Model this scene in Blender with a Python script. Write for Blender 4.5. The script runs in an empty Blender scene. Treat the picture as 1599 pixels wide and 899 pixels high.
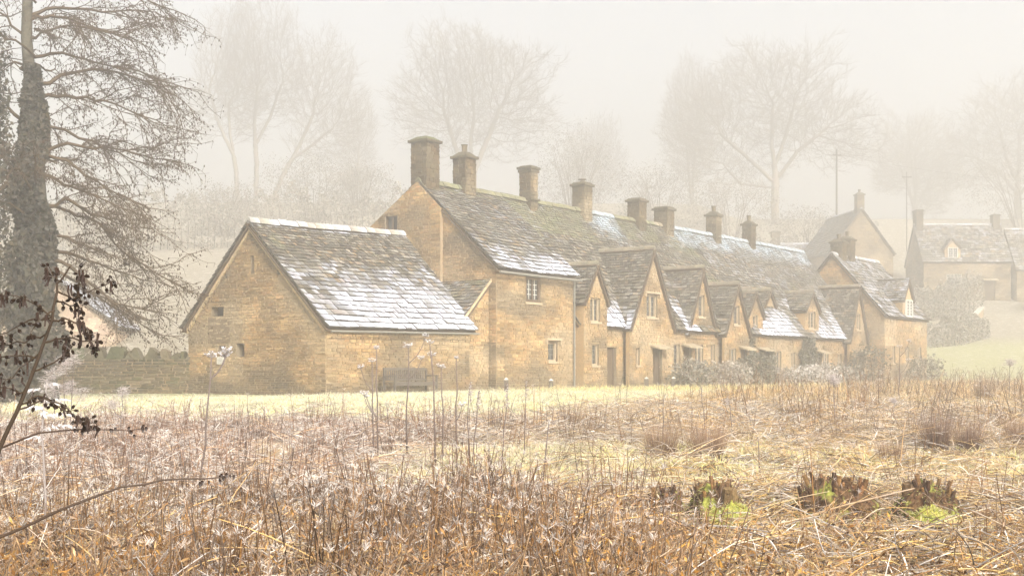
import bpy, math, random
import numpy as np
from mathutils import Vector, kdtree, noise

# ---------------------------------------------------------------- camera, sky, sun, exposure
scene = bpy.context.scene
COL = scene.collection
SUN_AZ = math.radians(152.0)      # compass direction the light comes from, clockwise from +Y
SUN_EL = math.radians(33.0)

cam_data = bpy.data.cameras.new('camera')
cam = bpy.data.objects.new('camera', cam_data)
COL.objects.link(cam)
cam.location = (0.0, 0.0, 1.65)
cam.rotation_euler = (math.radians(90), 0, 0)
cam_data.sensor_width = 36.0
cam_data.lens = 45.03
cam_data.shift_y = 0.0816
cam_data.clip_start = 0.1
cam_data.clip_end = 2000.0
scene.camera = cam

world = bpy.data.worlds.new('World')
scene.world = world
world.use_nodes = True
wn, wl = world.node_tree.nodes, world.node_tree.links
wn.clear()
sky = wn.new('ShaderNodeTexSky')
sky.sky_type = 'NISHITA'
sky.sun_disc = False
sky.sun_elevation = SUN_EL
sky.sun_rotation = SUN_AZ
sky.air_density = 1.0
sky.dust_density = 4.0
hsv = wn.new('ShaderNodeHueSaturation')
hsv.inputs['Saturation'].default_value = 0.18       # cloud veil: the sky is nearly white
wmix = wn.new('ShaderNodeMix'); wmix.data_type = 'RGBA'; wmix.blend_type = 'MULTIPLY'
wmix.inputs[0].default_value = 1.0
wmix.inputs[7].default_value = (0.985, 0.99, 1.0, 1)
bg = wn.new('ShaderNodeBackground')
bg.inputs['Strength'].default_value = 0.15
wo = wn.new('ShaderNodeOutputWorld')
wl.new(sky.outputs[0], hsv.inputs['Color'])
wl.new(hsv.outputs[0], wmix.inputs[6])
wl.new(wmix.outputs[2], bg.inputs['Color'])
wl.new(bg.outputs[0], wo.inputs['Surface'])

sun_data = bpy.data.lights.new('sun', 'SUN')
sun_data.energy = 5.0
sun_data.angle = math.radians(6.0)
sun_data.color = (1.0, 0.945, 0.86)
sun = bpy.data.objects.new('sun', sun_data)
COL.objects.link(sun)
sun.location = (30, -40, 60)
_d = Vector((math.sin(SUN_AZ) * math.cos(SUN_EL), math.cos(SUN_AZ) * math.cos(SUN_EL), math.sin(SUN_EL)))
sun.rotation_euler = (-_d).to_track_quat('-Z', 'Y').to_euler()

scene.view_settings.view_transform = 'Standard'
scene.view_settings.look = 'None'
scene.view_settings.gamma = 1.0
scene.view_settings.exposure = 0.85
scene.view_settings.use_curve_mapping = False
scene.render.engine = 'CYCLES'
cy = scene.cycles
cy.max_bounces = 8
cy.diffuse_bounces = 3
cy.glossy_bounces = 2
cy.transmission_bounces = 3
cy.volume_bounces = 5
cy.transparent_max_bounces = 4
cy.use_adaptive_sampling = True
cy.adaptive_threshold = 0.03
cy.use_denoising = True
cy.caustics_reflective = False
cy.caustics_refractive = False

# ---------------------------------------------------------------- helpers
R = random.Random(7)
def V(*a): return Vector(a)
def lerp(a, b, f): return a + (b - a) * f
def sstep(a, b, x):
    x = np.clip((np.asarray(x, float) - a) / (b - a), 0, 1)
    return x * x * (3 - 2 * x)
def jit(c, k, rng=R):
    f = 1 + rng.uniform(-k, k)
    return tuple(max(0.0, ch * f * (1 + rng.uniform(-k, k) * .25)) for ch in c[:3])
def mixc(a, b, f): return tuple(a[i] + (b[i] - a[i]) * f for i in range(3))
def nz(x, y, z=0.0): return noise.noise(Vector((x, y, z)))

class MB:
    """collects polygons (with a colour each) for ONE mesh object"""
    def __init__(s): s.v, s.f, s.c = [], [], []
    def poly(s, pts, col=(.5, .5, .5)):
        n = len(s.v); s.v.extend([tuple(p) for p in pts]); s.f.append(tuple(range(n, n + len(pts)))); s.c.append(col)
    def solid(s, verts, faces, cols):
        n = len(s.v); s.v.extend([tuple(p) for p in verts])
        for f, c in zip(faces, cols): s.f.append(tuple(i + n for i in f)); s.c.append(c)
    def box(s, o, ax, ay, az, col=(.5, .5, .5)):
        """box from corner o along three edge vectors"""
        p = [o, o + ax, o + ax + ay, o + ay]; q = [a + az for a in p]
        s.solid(p + q, [(3, 2, 1, 0), (4, 5, 6, 7), (0, 1, 5, 4), (1, 2, 6, 5), (2, 3, 7, 6), (3, 0, 4, 7)], [col] * 6)
    def tube(s, pts, rad, n=6, col=(.3, .3, .3), cap=True):
        pts = [Vector(p) for p in pts]; base = len(s.v); up = Vector((.13, .21, .97))
        for i, p in enumerate(pts):
            d = (pts[min(i + 1, len(pts) - 1)] - pts[max(i - 1, 0)])
            d = d.normalized() if d.length > 1e-9 else Vector((0, 0, 1))
            a = d.cross(up if abs(d.dot(up)) < .95 else Vector((1, 0, 0))).normalized(); b = d.cross(a)
            r = rad[i] if hasattr(rad, '__len__') else rad
            for k in range(n):
                t = 2 * math.pi * k / n; s.v.append(tuple(p + (a * math.cos(t) + b * math.sin(t)) * r))
        for i in range(len(pts) - 1):
            c = col[i] if isinstance(col, list) else col
            for k in range(n):
                k2 = (k + 1) % n; o = base + i * n
                s.f.append((o + k, o + k2, o + n + k2, o + n + k)); s.c.append(c)
        if cap:
            c = col[-1] if isinstance(col, list) else col
            s.f.append(tuple(base + (len(pts) - 1) * n + k for k in range(n))); s.c.append(c)
            s.f.append(tuple(base + k for k in reversed(range(n)))); s.c.append(c)
    def build(s, name, mat, parent=None, kind=None, smooth=False, base=None):
        """base: world position of the root thing (mesh data is stored relative to it)"""
        if not s.v: return None
        me = bpy.data.meshes.new(name)
        v = np.array(s.v, dtype=np.float64)
        if base is not None: v = v - np.array(base[:])
        me.from_pydata(v.tolist(), [], s.f)
        at = me.attributes.new('Col', 'FLOAT_COLOR', 'FACE')
        c = np.ones((len(s.f), 4), np.float32); c[:, :3] = np.array([k[:3] for k in s.c], np.float32)
        at.data.foreach_set('color', c.ravel())
        if smooth: me.polygons.foreach_set('use_smooth', np.ones(len(s.f), bool))
        me.materials.append(mat)
        o = bpy.data.objects.new(name, me); COL.objects.link(o)
        if parent: o.parent = parent
        if kind: o['kind'] = kind
        return o

def piece(name, mat, parent, base, verts, faces, cols):
    """one small solid as an object of its own, with its origin at its middle"""
    c = sum((Vector(p) for p in verts), Vector()) / len(verts)
    m = MB(); m.solid([Vector(p) - c for p in verts], faces, cols)
    o = m.build(name, mat, parent); o.location = c - base
    return o

def raw_mesh(name, verts, faces, cols, mat, base=None, smooth=False):
    """big mesh: numpy verts (n,3), faces (m,3 or 4), rgba per vertex (n,4) on points"""
    me = bpy.data.meshes.new(name)
    v = np.asarray(verts, np.float64)
    if base is not None: v = v - np.array(base[:])
    k = faces.shape[1]; m = len(faces)
    me.vertices.add(len(v)); me.vertices.foreach_set('co', v.astype(np.float32).ravel())
    me.loops.add(m * k); me.loops.foreach_set('vertex_index', faces.astype(np.int32).ravel())
    me.polygons.add(m); me.polygons.foreach_set('loop_start', np.arange(0, m * k, k, dtype=np.int32))
    if smooth: me.polygons.foreach_set('use_smooth', np.ones(m, bool))
    me.update(calc_edges=True)
    at = me.attributes.new('Col', 'FLOAT_COLOR', 'POINT')
    at.data.foreach_set('color', np.asarray(cols, np.float32).ravel())
    me.materials.append(mat)
    return me

def link(name, me, parent=None, kind=None):
    o = bpy.data.objects.new(name, me); COL.objects.link(o)
    if parent: o.parent = parent
    if kind: o['kind'] = kind
    return o

def tag(o, label, cat, group=None):
    o['label'] = label; o['category'] = cat
    if group: o['group'] = group
    return o
def thing(name, label, cat, loc, group=None):
    o = bpy.data.objects.new(name, None); COL.objects.link(o); o.location = loc
    o.empty_display_size = .3
    return tag(o, label, cat, group)

# ---------------------------------------------------------------- materials
def mat_new(name):
    m = bpy.data.materials.new(name); m.use_nodes = True
    nt = m.node_tree; nt.nodes.clear()
    return m, nt.nodes, nt.links
def mat_masonry(name, scale=9.0, amp=.35, bump=.5, rough=.95, c2=(.34, .28, .19)):
    """piece colour from the mesh, broken up by fine mineral noise, with relief"""
    m, N, L = mat_new(name)
    out = N.new('ShaderNodeOutputMaterial'); b = N.new('ShaderNodeBsdfPrincipled')
    b.inputs['Roughness'].default_value = rough; b.inputs['Specular IOR Level'].default_value = .15
    at = N.new('ShaderNodeAttribute'); at.attribute_name = 'Col'
    tc = N.new('ShaderNodeTexCoord')
    n1 = N.new('ShaderNodeTexNoise'); n1.inputs['Scale'].default_value = scale; n1.inputs['Detail'].default_value = 6; n1.inputs['Roughness'].default_value = .65
    n2 = N.new('ShaderNodeTexNoise'); n2.inputs['Scale'].default_value = .8; n2.inputs['Detail'].default_value = 7; n2.inputs['Roughness'].default_value = .62
    r1 = N.new('ShaderNodeMapRange'); r1.inputs[1].default_value = .3; r1.inputs[2].default_value = .7; r1.inputs[3].default_value = 1 - amp; r1.inputs[4].default_value = 1 + amp
    r2 = N.new('ShaderNodeMapRange'); r2.inputs[1].default_value = .42; r2.inputs[2].default_value = .66; r2.inputs[3].default_value = 0; r2.inputs[4].default_value = .6
    mx = N.new('ShaderNodeMix'); mx.data_type = 'RGBA'; mx.blend_type = 'MULTIPLY'; mx.inputs[0].default_value = 1
    m2 = N.new('ShaderNodeMix'); m2.data_type = 'RGBA'; m2.inputs[7].default_value = (*c2, 1)
    bp = N.new('ShaderNodeBump'); bp.inputs['Strength'].default_value = bump; bp.inputs['Distance'].default_value = .02
    for n in (n1, n2): L.new(tc.outputs['Object'], n.inputs['Vector'])
    L.new(n1.outputs[0], r1.inputs[0]); L.new(n2.outputs[0], r2.inputs[0])
    L.new(at.outputs['Color'], m2.inputs[6]); L.new(r2.outputs[0], m2.inputs[0])
    L.new(m2.outputs[2], mx.inputs[6]); L.new(r1.outputs[0], mx.inputs[7])
    L.new(mx.outputs[2], b.inputs['Base Color']); L.new(n1.outputs[0], bp.inputs['Height']); L.new(bp.outputs[0], b.inputs['Normal'])
    L.new(b.outputs[0], out.inputs[0])
    return m
def mat_plain(name, col, rough=.8, nscale=12, amp=.3, spec=.2, bump=.0):
    m, N, L = mat_new(name)
    out = N.new('ShaderNodeOutputMaterial'); b = N.new('ShaderNodeBsdfPrincipled')
    b.inputs['Roughness'].default_value = rough; b.inputs['Specular IOR Level'].default_value = spec
    tc = N.new('ShaderNodeTexCoord'); n1 = N.new('ShaderNodeTexNoise'); n1.inputs['Scale'].default_value = nscale; n1.inputs['Detail'].default_value = 5
    cr = N.new('ShaderNodeMix'); cr.data_type = 'RGBA'
    cr.inputs[6].default_value = (*[c * (1 - amp) for c in col], 1); cr.inputs[7].default_value = (*[min(1, c * (1 + amp)) for c in col], 1)
    L.new(tc.outputs['Object'], n1.inputs['Vector']); L.new(n1.outputs[0], cr.inputs[0]); L.new(cr.outputs[2], b.inputs['Base Color'])
    if bump:
        bp = N.new('ShaderNodeBump'); bp.inputs['Strength'].default_value = bump; bp.inputs['Distance'].default_value = .02
        L.new(n1.outputs[0], bp.inputs['Height']); L.new(bp.outputs[0], b.inputs['Normal'])
    L.new(b.outputs[0], out.inputs[0])
    return m
def mat_plant(name, transl=.3, frost=(.90, .85, .80), instanced=True, vary=.35):
    """Col rgb = plant colour, Col alpha = how far out the rime sits; point attributes tint / frost vary the stand"""
    m, N, L = mat_new(name)
    out = N.new('ShaderNodeOutputMaterial')
    at = N.new('ShaderNodeAttribute'); at.attribute_name = 'Col'
    oi = N.new('ShaderNodeObjectInfo')
    rv = N.new('ShaderNodeMapRange'); rv.inputs[3].default_value = 1 - vary; rv.inputs[4].default_value = 1 + vary
    L.new(oi.outputs['Random'], rv.inputs[0])
    mv = N.new('ShaderNodeMix'); mv.data_type = 'RGBA'; mv.blend_type = 'MULTIPLY'; mv.inputs[0].default_value = 1
    L.new(at.outputs['Color'], mv.inputs[6]); L.new(rv.outputs[0], mv.inputs[7])
    c = mv.outputs[2]
    if instanced:
        ti = N.new('ShaderNodeAttribute'); ti.attribute_name = 'tint'; ti.attribute_type = 'INSTANCER'
        mt = N.new('ShaderNodeMix'); mt.data_type = 'RGBA'; mt.blend_type = 'MULTIPLY'; mt.inputs[0].default_value = 1
        L.new(c, mt.inputs[6]); L.new(ti.outputs['Vector'], mt.inputs[7]); c = mt.outputs[2]
        fr = N.new('ShaderNodeAttribute'); fr.attribute_name = 'rime'; fr.attribute_type = 'INSTANCER'
        mu = N.new('ShaderNodeMath'); mu.operation = 'MULTIPLY'; mu.use_clamp = True
        L.new(at.outputs['Alpha'], mu.inputs[0]); L.new(fr.outputs['Fac'], mu.inputs[1]); fac = mu.outputs[0]
    else: fac = at.outputs['Alpha']
    mf = N.new('ShaderNodeMix'); mf.data_type = 'RGBA'; mf.inputs[7].default_value = (*frost, 1)
    L.new(fac, mf.inputs[0]); L.new(c, mf.inputs[6])
    d = N.new('ShaderNodeBsdfDiffuse'); t = N.new('ShaderNodeBsdfTranslucent'); mx = N.new('ShaderNodeMixShader')
    mx.inputs[0].default_value = transl
    L.new(mf.outputs[2], d.inputs['Color']); L.new(mf.outputs[2], t.inputs['Color'])
    L.new(d.outputs[0], mx.inputs[1]); L.new(t.outputs[0], mx.inputs[2]); L.new(mx.outputs[0], out.inputs[0])
    return m
def mat_glass(name):
    m, N, L = mat_new(name)
    out = N.new('ShaderNodeOutputMaterial'); b = N.new('ShaderNodeBsdfPrincipled')
    b.inputs['Base Color'].default_value = (.045, .045, .04, 1); b.inputs['Roughness'].default_value = .12
    tc = N.new('ShaderNodeTexCoord'); n1 = N.new('ShaderNodeTexNoise'); n1.inputs['Scale'].default_value = 3
    bp = N.new('ShaderNodeBump'); bp.inputs['Strength'].default_value = .15
    L.new(tc.outputs['Object'], n1.inputs['Vector']); L.new(n1.outputs[0], bp.inputs['Height']); L.new(bp.outputs[0], b.inputs['Normal'])
    L.new(b.outputs[0], out.inputs[0])
    return m

M_STONE = mat_masonry('honey_limestone', 11, .38, .7, c2=(.27, .20, .12))
M_MORTAR = mat_masonry('lime_mortar', 16, .25, .4)
M_DRYSTONE = mat_masonry('mossy_drystone', 9, .4, .7, c2=(.085, .09, .045))
M_TILE = mat_masonry('stone_slate', 14, .3, .4, c2=(.13, .12, .095))
M_STACK = mat_masonry('dark_limestone', 11, .4, .6, c2=(.10, .085, .05))  # stack stone darkened to offset the fog's pale veil
M_GLASS = mat_glass('window_glass')
M_TIMBER = mat_plain('weathered_timber', (.11, .075, .045), .85, 20, .4)
M_FRAME = mat_plain('dressed_stone', (.46, .36, .24), .9, 8, .2, bump=.2)
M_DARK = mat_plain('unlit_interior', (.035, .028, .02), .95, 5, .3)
M_LEAD = mat_plain('lead_grey', (.22, .21, .18), .6, 8, .2)
M_BENCH = mat_plain('silvered_oak', (.12, .10, .08), .85, 25, .35)
M_BARK = mat_masonry('bark', 14, .35, .8, c2=(.16, .15, .11))
M_TWIG = mat_plant('bare_twig', .0, instanced=False, vary=.1)
M_LEAF = mat_plant('leaf', .25, instanced=False, vary=.2)
M_MEADOW = mat_plant('meadow_plant', .25, vary=.45)
M_FROSTLEAF = mat_plant('rimed_plant', .3, frost=(.85, .82, .82), instanced=False, vary=.1)
M_PAINT = mat_plain('painted_white', (.7, .68, .62), .7, 6, .1)
M_WOOD = mat_plain('creosoted_wood', (.10, .08, .06), .85, 15, .3)
M_WIRE = mat_plain('wire', (.06, .06, .06), .6)
# ---------------------------------------------------------------- the lie of the land
# the row of cottages has its own axes: s along its front, t back from it
U2 = (.588, .809); N2 = (-.809, .588); A2 = (-6.235, 43.0)
GZ = .84
def W(s, t, z): return Vector((A2[0] + U2[0] * s + N2[0] * t, A2[1] + U2[1] * s + N2[1] * t, z))
DU = Vector((U2[0], U2[1], 0)); DV = Vector((N2[0], N2[1], 0)); DZ = Vector((0, 0, 1))

def ground_z(X, Y):
    X = np.asarray(X, float); Y = np.asarray(Y, float)
    base = GZ * sstep(9, 43, Y)
    s = (X - A2[0]) * U2[0] + (Y - A2[1]) * U2[1]; t = (X - A2[0]) * N2[0] + (Y - A2[1]) * N2[1]
    Yb = np.interp(X, [-13, 24], [52, 97])
    f = np.clip((Y - Yb) / (175 - Yb), 0, 1)
    left = np.where(Y < 175, 24.0 * f ** 1.1, 24.0 + (Y - 175) * .04)
    right = np.interp(Y, [80, 98, 112, 125, 135, 142, 175, 400], [0, 1.2, 2.9, 5.0, 7.4, 9.0, 22.0, 32])
    w = sstep(24, 32, X)
    hill = left * (1 - w) + right * w
    hill = np.where((t < 9) & (s < 58) & (s > -3), 0, hill)
    far = sstep(45, 12, Y) * sstep(-.5, -3, np.where((s > -2) & (s < 58), t, -9))
    b = .05 * np.sin(X * 1.3 + np.sin(Y * .7) * 2) * np.cos(Y * 1.1 + X * .35) + .035 * np.sin(X * 3.1 + 1.7) * np.sin(Y * 2.7 + .6)
    return base + hill + b * far
def gz(x, y): return float(ground_z(x, y))

def build_ground():
    xs = np.unique(np.concatenate([np.linspace(-250, -40, 36), np.linspace(-40, 45, 171), np.linspace(45, 250, 36)]))
    ys = np.unique(np.concatenate([np.linspace(-110, 0, 20), np.linspace(0, 50, 126), np.linspace(50, 140, 91), np.linspace(140, 400, 40)]))
    X, Y = np.meshgrid(xs, ys); Z = ground_z(X, Y)
    v = np.stack([X, Y, Z], -1).reshape(-1, 3); nx, ny = len(xs), len(ys)
    i = np.arange(nx * ny).reshape(ny, nx)
    f = np.stack([i[:-1, :-1], i[:-1, 1:], i[1:, 1:], i[1:, :-1]], -1).reshape(-1, 4)
    m, N, L = mat_new('meadow_soil')
    out = N.new('ShaderNodeOutputMaterial'); d = N.new('ShaderNodeBsdfDiffuse')
    at = N.new('ShaderNodeAttribute'); at.attribute_name = 'Col'; tc = N.new('ShaderNodeTexCoord')
    n1 = N.new('ShaderNodeTexNoise'); n1.inputs['Scale'].default_value = 2.2; n1.inputs['Detail'].default_value = 8; n1.inputs['Roughness'].default_value = .7
    r1 = N.new('ShaderNodeMapRange'); r1.inputs[1].default_value = .5; r1.inputs[2].default_value = .66; r1.inputs[3].default_value = 0; r1.inputs[4].default_value = .8
    mf = N.new('ShaderNodeMix'); mf.data_type = 'RGBA'; mf.inputs[7].default_value = (.62, .58, .52, 1)
    n2 = N.new('ShaderNodeTexNoise'); n2.inputs['Scale'].default_value = 14; n2.inputs['Detail'].default_value = 5
    r2 = N.new('ShaderNodeMapRange'); r2.inputs[1].default_value = .3; r2.inputs[2].default_value = .7; r2.inputs[3].default_value = .55; r2.inputs[4].default_value = 1.4
    mm = N.new('ShaderNodeMix'); mm.data_type = 'RGBA'; mm.blend_type = 'MULTIPLY'; mm.inputs[0].default_value = 1
    L.new(tc.outputs['Object'], n1.inputs['Vector']); L.new(tc.outputs['Object'], n2.inputs['Vector'])
    L.new(n1.outputs[0], r1.inputs[0]); L.new(n2.outputs[0], r2.inputs[0])
    L.new(at.outputs['Color'], mf.inputs[6]); L.new(r1.outputs[0], mf.inputs[0])
    L.new(mf.outputs[2], mm.inputs[6]); L.new(r2.outputs[0], mm.inputs[7]); L.new(mm.outputs[2], d.inputs['Color'])
    bp = N.new('ShaderNodeBump'); bp.inputs['Distance'].default_value = .05; L.new(n2.outputs[0], bp.inputs['Height']); L.new(bp.outputs[0], d.inputs['Normal'])
    L.new(d.outputs[0], out.inputs[0])
    c = np.ones((len(v), 4), np.float32)
    x, y = v[:, 0], v[:, 1]
    lawn = np.maximum(sstep(28, 33, y), 0) * sstep(24, 10, x)
    lawn = np.maximum(lawn, sstep(70, 84, y))
    soil = np.array([.13, .08, .04]); turf = np.array([.36, .35, .17]); hillc = np.array([.30, .26, .19])
    c[:, :3] = soil + (turf - soil) * lawn[:, None]
    hw = sstep(50, 62, y) * sstep(30, 20, x); hw = np.maximum(hw, sstep(112, 120, y)); c[:, :3] += (hillc - c[:, :3]) * hw[:, None]
    me = raw_mesh('ground', v, f, c, m, smooth=True)
    g = link('ground', me, kind='structure')
    return g
build_ground()
# ---------------------------------------------------------------- masonry and roofing
def clip_poly(p, outline):
    """convex clip of 2-D polygon p by a counter-clockwise outline"""
    for i in range(len(outline)):
        a, b = outline[i], outline[(i + 1) % len(outline)]; q = []
        def side(c): return (b[0] - a[0]) * (c[1] - a[1]) - (b[1] - a[1]) * (c[0] - a[0])
        for j in range(len(p)):
            c, d = p[j], p[(j + 1) % len(p)]; sc, sd = side(c), side(d)
            if sc >= 0: q.append(c)
            if (sc > 0 > sd) or (sc < 0 < sd):
                f = sc / (sc - sd); q.append((c[0] + (d[0] - c[0]) * f, c[1] + (d[1] - c[1]) * f))
        p = q
        if len(p) < 3: return []
    return p
def area2(p): return abs(sum(p[i][0] * p[(i + 1) % len(p)][1] - p[(i + 1) % len(p)][0] * p[i][1] for i in range(len(p)))) / 2

HONEY = [(.44, .30, .15), (.40, .265, .13), (.49, .35, .19), (.36, .24, .125), (.45, .285, .14), (.39, .28, .155)]
MORTAR = (.36, .26, .15)
def wall_colour(P, rng, damp=.9, pal=HONEY, stain=None):
    c = jit(rng.choice(pal), .13, rng); g = 1 + .75 * nz(P.x * 1.1 + 3, P.y * 1.1, P.z * 1.5) + .35 * nz(P.x * 2.7, P.y * 2.7, P.z * 3.1); c = (c[0] * g * .84, c[1] * g * .79, c[2] * g * .70)
    if stain: c = mixc(c, (.115, .09, .055), stain(P))
    k = nz(P.x * .55, P.y * .55, P.z * .8)
    if k > .0: c = mixc(c, (.14, .11, .07), min(.85, k * 2.4))       # grey lichen
    k2 = nz(P.x * .35 + 9, P.y * .35, P.z * .5)
    if k2 > .1: c = mixc(c, (.54, .43, .28), min(.5, (k2 - .1) * 1.6))       # old limewash
    h = P.z - GZ
    d = (damp * .55 + .55 * nz(P.x * .7, P.y * .7, 3) + .3 * nz(P.x * 2.2, P.y * 2.2, P.z * 2) - h) if damp else -1
    if d > -.25: c = mixc(c, (.105, .085, .055), min(.82, (d + .25) * 1.7))
    return c

def panel(core, stones, O, da, n, outline, openings=(), hs=(.05, .15), ws=(.10, .48), rng=R, reveal=.28, damp=.9, pal=HONEY, gap=.012, proud=(.006, .034), quoin=(), stain=None, mortar=None):
    """one wall face: a mortar core with real openings and reveals, and separate stones laid in courses.
    outline in (a, z), counter-clockwise; O + a*da + z*Z is a point of the face, n points out"""
    def P(a, z, d=0.0): return O + da * a + DZ * z + n * d
    flip = da.cross(DZ).dot(n) < 0
    xs = sorted({p[0] for p in outline} | {e for o in openings for e in o[:2]}); zs = sorted({p[1] for p in outline} | {e for o in openings for e in o[2:4]})
    for i in range(len(xs) - 1):
        for j in range(len(zs) - 1):
            cx, cz = (xs[i] + xs[i + 1]) / 2, (zs[j] + zs[j + 1]) / 2
            if any(o[0] < cx < o[1] and o[2] < cz < o[3] for o in openings): continue
            q = clip_poly([(xs[i], zs[j]), (xs[i + 1], zs[j]), (xs[i + 1], zs[j + 1]), (xs[i], zs[j + 1])], outline)
            if q:
                pts = [P(a, z) for a, z in q]; core.poly(pts[::-1] if flip else pts, jit(mortar or MORTAR, .06, rng))
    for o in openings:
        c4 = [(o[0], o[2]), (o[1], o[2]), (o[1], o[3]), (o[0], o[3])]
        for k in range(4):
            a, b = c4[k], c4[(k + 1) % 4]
            core.poly([P(*a, .02), P(*b, .02), P(*b, -reveal), P(*a, -reveal)], jit((.22, .165, .10), .06, rng))  # reveal sides darkened, shade of the recess put into their colour
    a0, a1 = min(p[0] for p in outline), max(p[0] for p in outline); z = min(p[1] for p in outline); ztop = max(p[1] for p in outline)
    row = 0
    while z < ztop:
        h = rng.uniform(*hs); a = a0 + (rng.uniform(-.2, 0) if not quoin else 0); row += 1; first = True
        while a < a1:
            w = rng.uniform(*ws)
            if first and 'L' in quoin: w = .5 if row % 2 else .24
            if 'R' in quoin and a1 - a < .75 and a1 - a > .05 : w = (a1 - a) if a1 - a <= .5 else (a1 - a - (.5 if row % 2 else .28))
            w = max(w, .08); first = False
            rects = [(a + gap / 2, a + w - gap / 2, z + gap / 2, z + h - gap / 2)]
            for o in openings:
                nr = []
                for r in rects:
                    if r[1] <= o[0] or r[0] >= o[1] or r[3] <= o[2] or r[2] >= o[3]: nr.append(r); continue
                    if r[0] < o[0] - .03: nr.append((r[0], o[0], r[2], r[3]))
                    if r[1] > o[1] + .03: nr.append((o[1], r[1], r[2], r[3]))
                rects = nr
            for r in rects:
                q = clip_poly([(r[0], r[2]), (r[1], r[2]), (r[1], r[3]), (r[0], r[3])], outline)
                if not q or area2(q) < .0015: continue
                d = rng.uniform(*proud); k = len(q)
                cx = sum(p[0] for p in q) / k; cz = sum(p[1] for p in q) / k
                tl = rng.uniform(-.012, .012); th = rng.uniform(-.01, .01)
                back = [P(p[0], p[1], -.01) for p in q]
                ins = min(.018, .12 * math.sqrt(area2(q)))
                fr = []
                for p in q:
                    dx, dz = p[0] - cx, p[1] - cz; l = math.hypot(dx, dz) + 1e-6
                    fr.append(P(p[0] - dx / l * ins + rng.uniform(-.006, .006), p[1] - dz / l * ins + rng.uniform(-.006, .006), d + tl * (dx / .2) + th * (dz / .06)))
                col = wall_colour(P(cx, cz), rng, damp, pal, stain)
                fs = [tuple(range(k, 2 * k))] + [(j, (j + 1) % k, k + (j + 1) % k, k + j) for j in range(k)]
                if flip: fs = [f[::-1] for f in fs]
                stones.append((area2(q), back + fr, fs, [col] + [mixc(col, (.2, .15, .09), .3)] * k))
            a += w
        z += h

def tile_slope(out, P00, P10, P01, P11, L0, L1, colfn, rng=R, wf=(.75, 1.5), lift=.055, sag=.0):
    """stone slates in diminishing courses: P00-P10 eave, P01-P11 ridge"""
    nrm = (P10 - P00).cross(P01 - P00).normalized()
    if nrm.z < 0: nrm = -nrm
    Ln = ((P01 - P00).length + (P11 - P10).length) / 2; d = 0.0; row = 0
    while d < Ln - .04:
        f = d / Ln; e = lerp(L0, L1, f); v0, v1 = d / Ln, min(1.0, (d + e * 1.45) / Ln)
        A0, B0 = lerp(P00, P01, v0), lerp(P10, P11, v0); A1, B1 = lerp(P00, P01, v1), lerp(P10, P11, v1)
        wlen = (B0 - A0).length
        if wlen < .06: d += e; continue
        x = -rng.uniform(0, .12); row += 1
        while x < wlen:
            w = e * rng.uniform(*wf); w = max(.1, w)
            xa, xb = max(0, x) / wlen, min(wlen, x + w) / wlen
            if xb - xa > .03 / wlen:
                g = .006 / wlen; u0, u1 = xa + g, xb - g
                sg = -nrm * (sag * math.sin(math.pi * min(1, max(0, (xa + xb) / 2))) + .03 * nz(A0.x * .4 + xa * wlen * .5, A0.y * .4, f * 4))
                la = lift * rng.uniform(.7, 1.4) * (1.4 - .7 * f); lb = la + rng.uniform(-.012, .012); dr = rng.uniform(-.03, .03) * e
                dirv = (A1 - A0).normalized()
                t = [lerp(A0, B0, u0) + nrm * la - dirv * (dr), lerp(A0, B0, u1) + nrm * lb - dirv * (dr + rng.uniform(-.012, .012)), lerp(A1, B1, u1) + nrm * .006, lerp(A1, B1, u0) + nrm * .006]
                t = [p + sg for p in t]; th = nrm * rng.uniform(.035, .06) * (1.35 - .6 * f)
                b = [p - th for p in t]
                mid = (t[0] + t[2]) / 2
                ct, ce = colfn(mid, (xa + xb) / 2, f, rng)
                fs = [(0, 1, 2, 3), (4, 5, 1, 0), (5, 6, 2, 1), (7, 4, 0, 3)]
                if (t[1] - t[0]).cross(t[3] - t[0]).dot(nrm) < 0: fs = [q[::-1] for q in fs]
                out.append((w * e, t + b, fs, [ct, ce, ce, ce]))
            x += w
        d += e

def emit(items, name, stuff_name, mat, parent, base, limit=0):
    """the largest pieces (up to limit) as objects of their own, the rest joined as one part"""
    items = sorted(items, key=lambda i: -i[0])
    for it in items[:limit]: piece(name, mat, parent, base, *it[1:])
    rest = items[limit:]
    if rest:
        m = MB()
        for it in rest: m.solid(*it[1:])
        m.build(stuff_name, mat, parent, 'stuff', base=base)

SLATE = [(.075, .064, .048), (.10, .084, .06), (.06, .053, .042), (.125, .104, .074), (.085, .07, .048)]
FROST = (.62, .65, .76); MOSS = (.17, .175, .085); BLUEFROST = (.40, .48, .55); RUST = (.34, .22, .11)
def slate_fn(frost, moss=lambda P, u, f: 0.0, blue=lambda P, u, f: 0.0, warm=.1):
    def fn(P, u, f, rng):
        c = jit(rng.choice(SLATE), .25, rng); e = mixc(c, (.06, .05, .04), .75)
        if rng.random() < warm: c = mixc(c, RUST, .5)
        if rng.random() < .28: c = mixc(c, (.34, .31, .26), rng.uniform(.2, .7))
        k = moss(P, u, f) + .35 * nz(P.x * 1.3, P.y * 1.3, P.z)
        if k > .35: c = mixc(c, jit(MOSS, .25, rng), min(.9, k)); 
        k = blue(P, u, f); k = (k * (.8 + .9 * nz(P.x * 1.4 + 5, P.y * 1.4, P.z * 2)) + rng.uniform(-.15, .15)) if k > .02 else 0
        if k > .1: c = mixc(c, jit(BLUEFROST, .12, rng), min(.85, (k - .1) * 1.3))
        k = frost(P, u, f) + .35 * nz(P.x * .9, P.y * .9 + 3, P.z * 1.2) + rng.uniform(-.3, .3)
        if k > .15: c = mixc(c, jit(FROST, .08, rng), min(1.0, (k - .15) * 1.15))
        return c, e
    return fn

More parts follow.
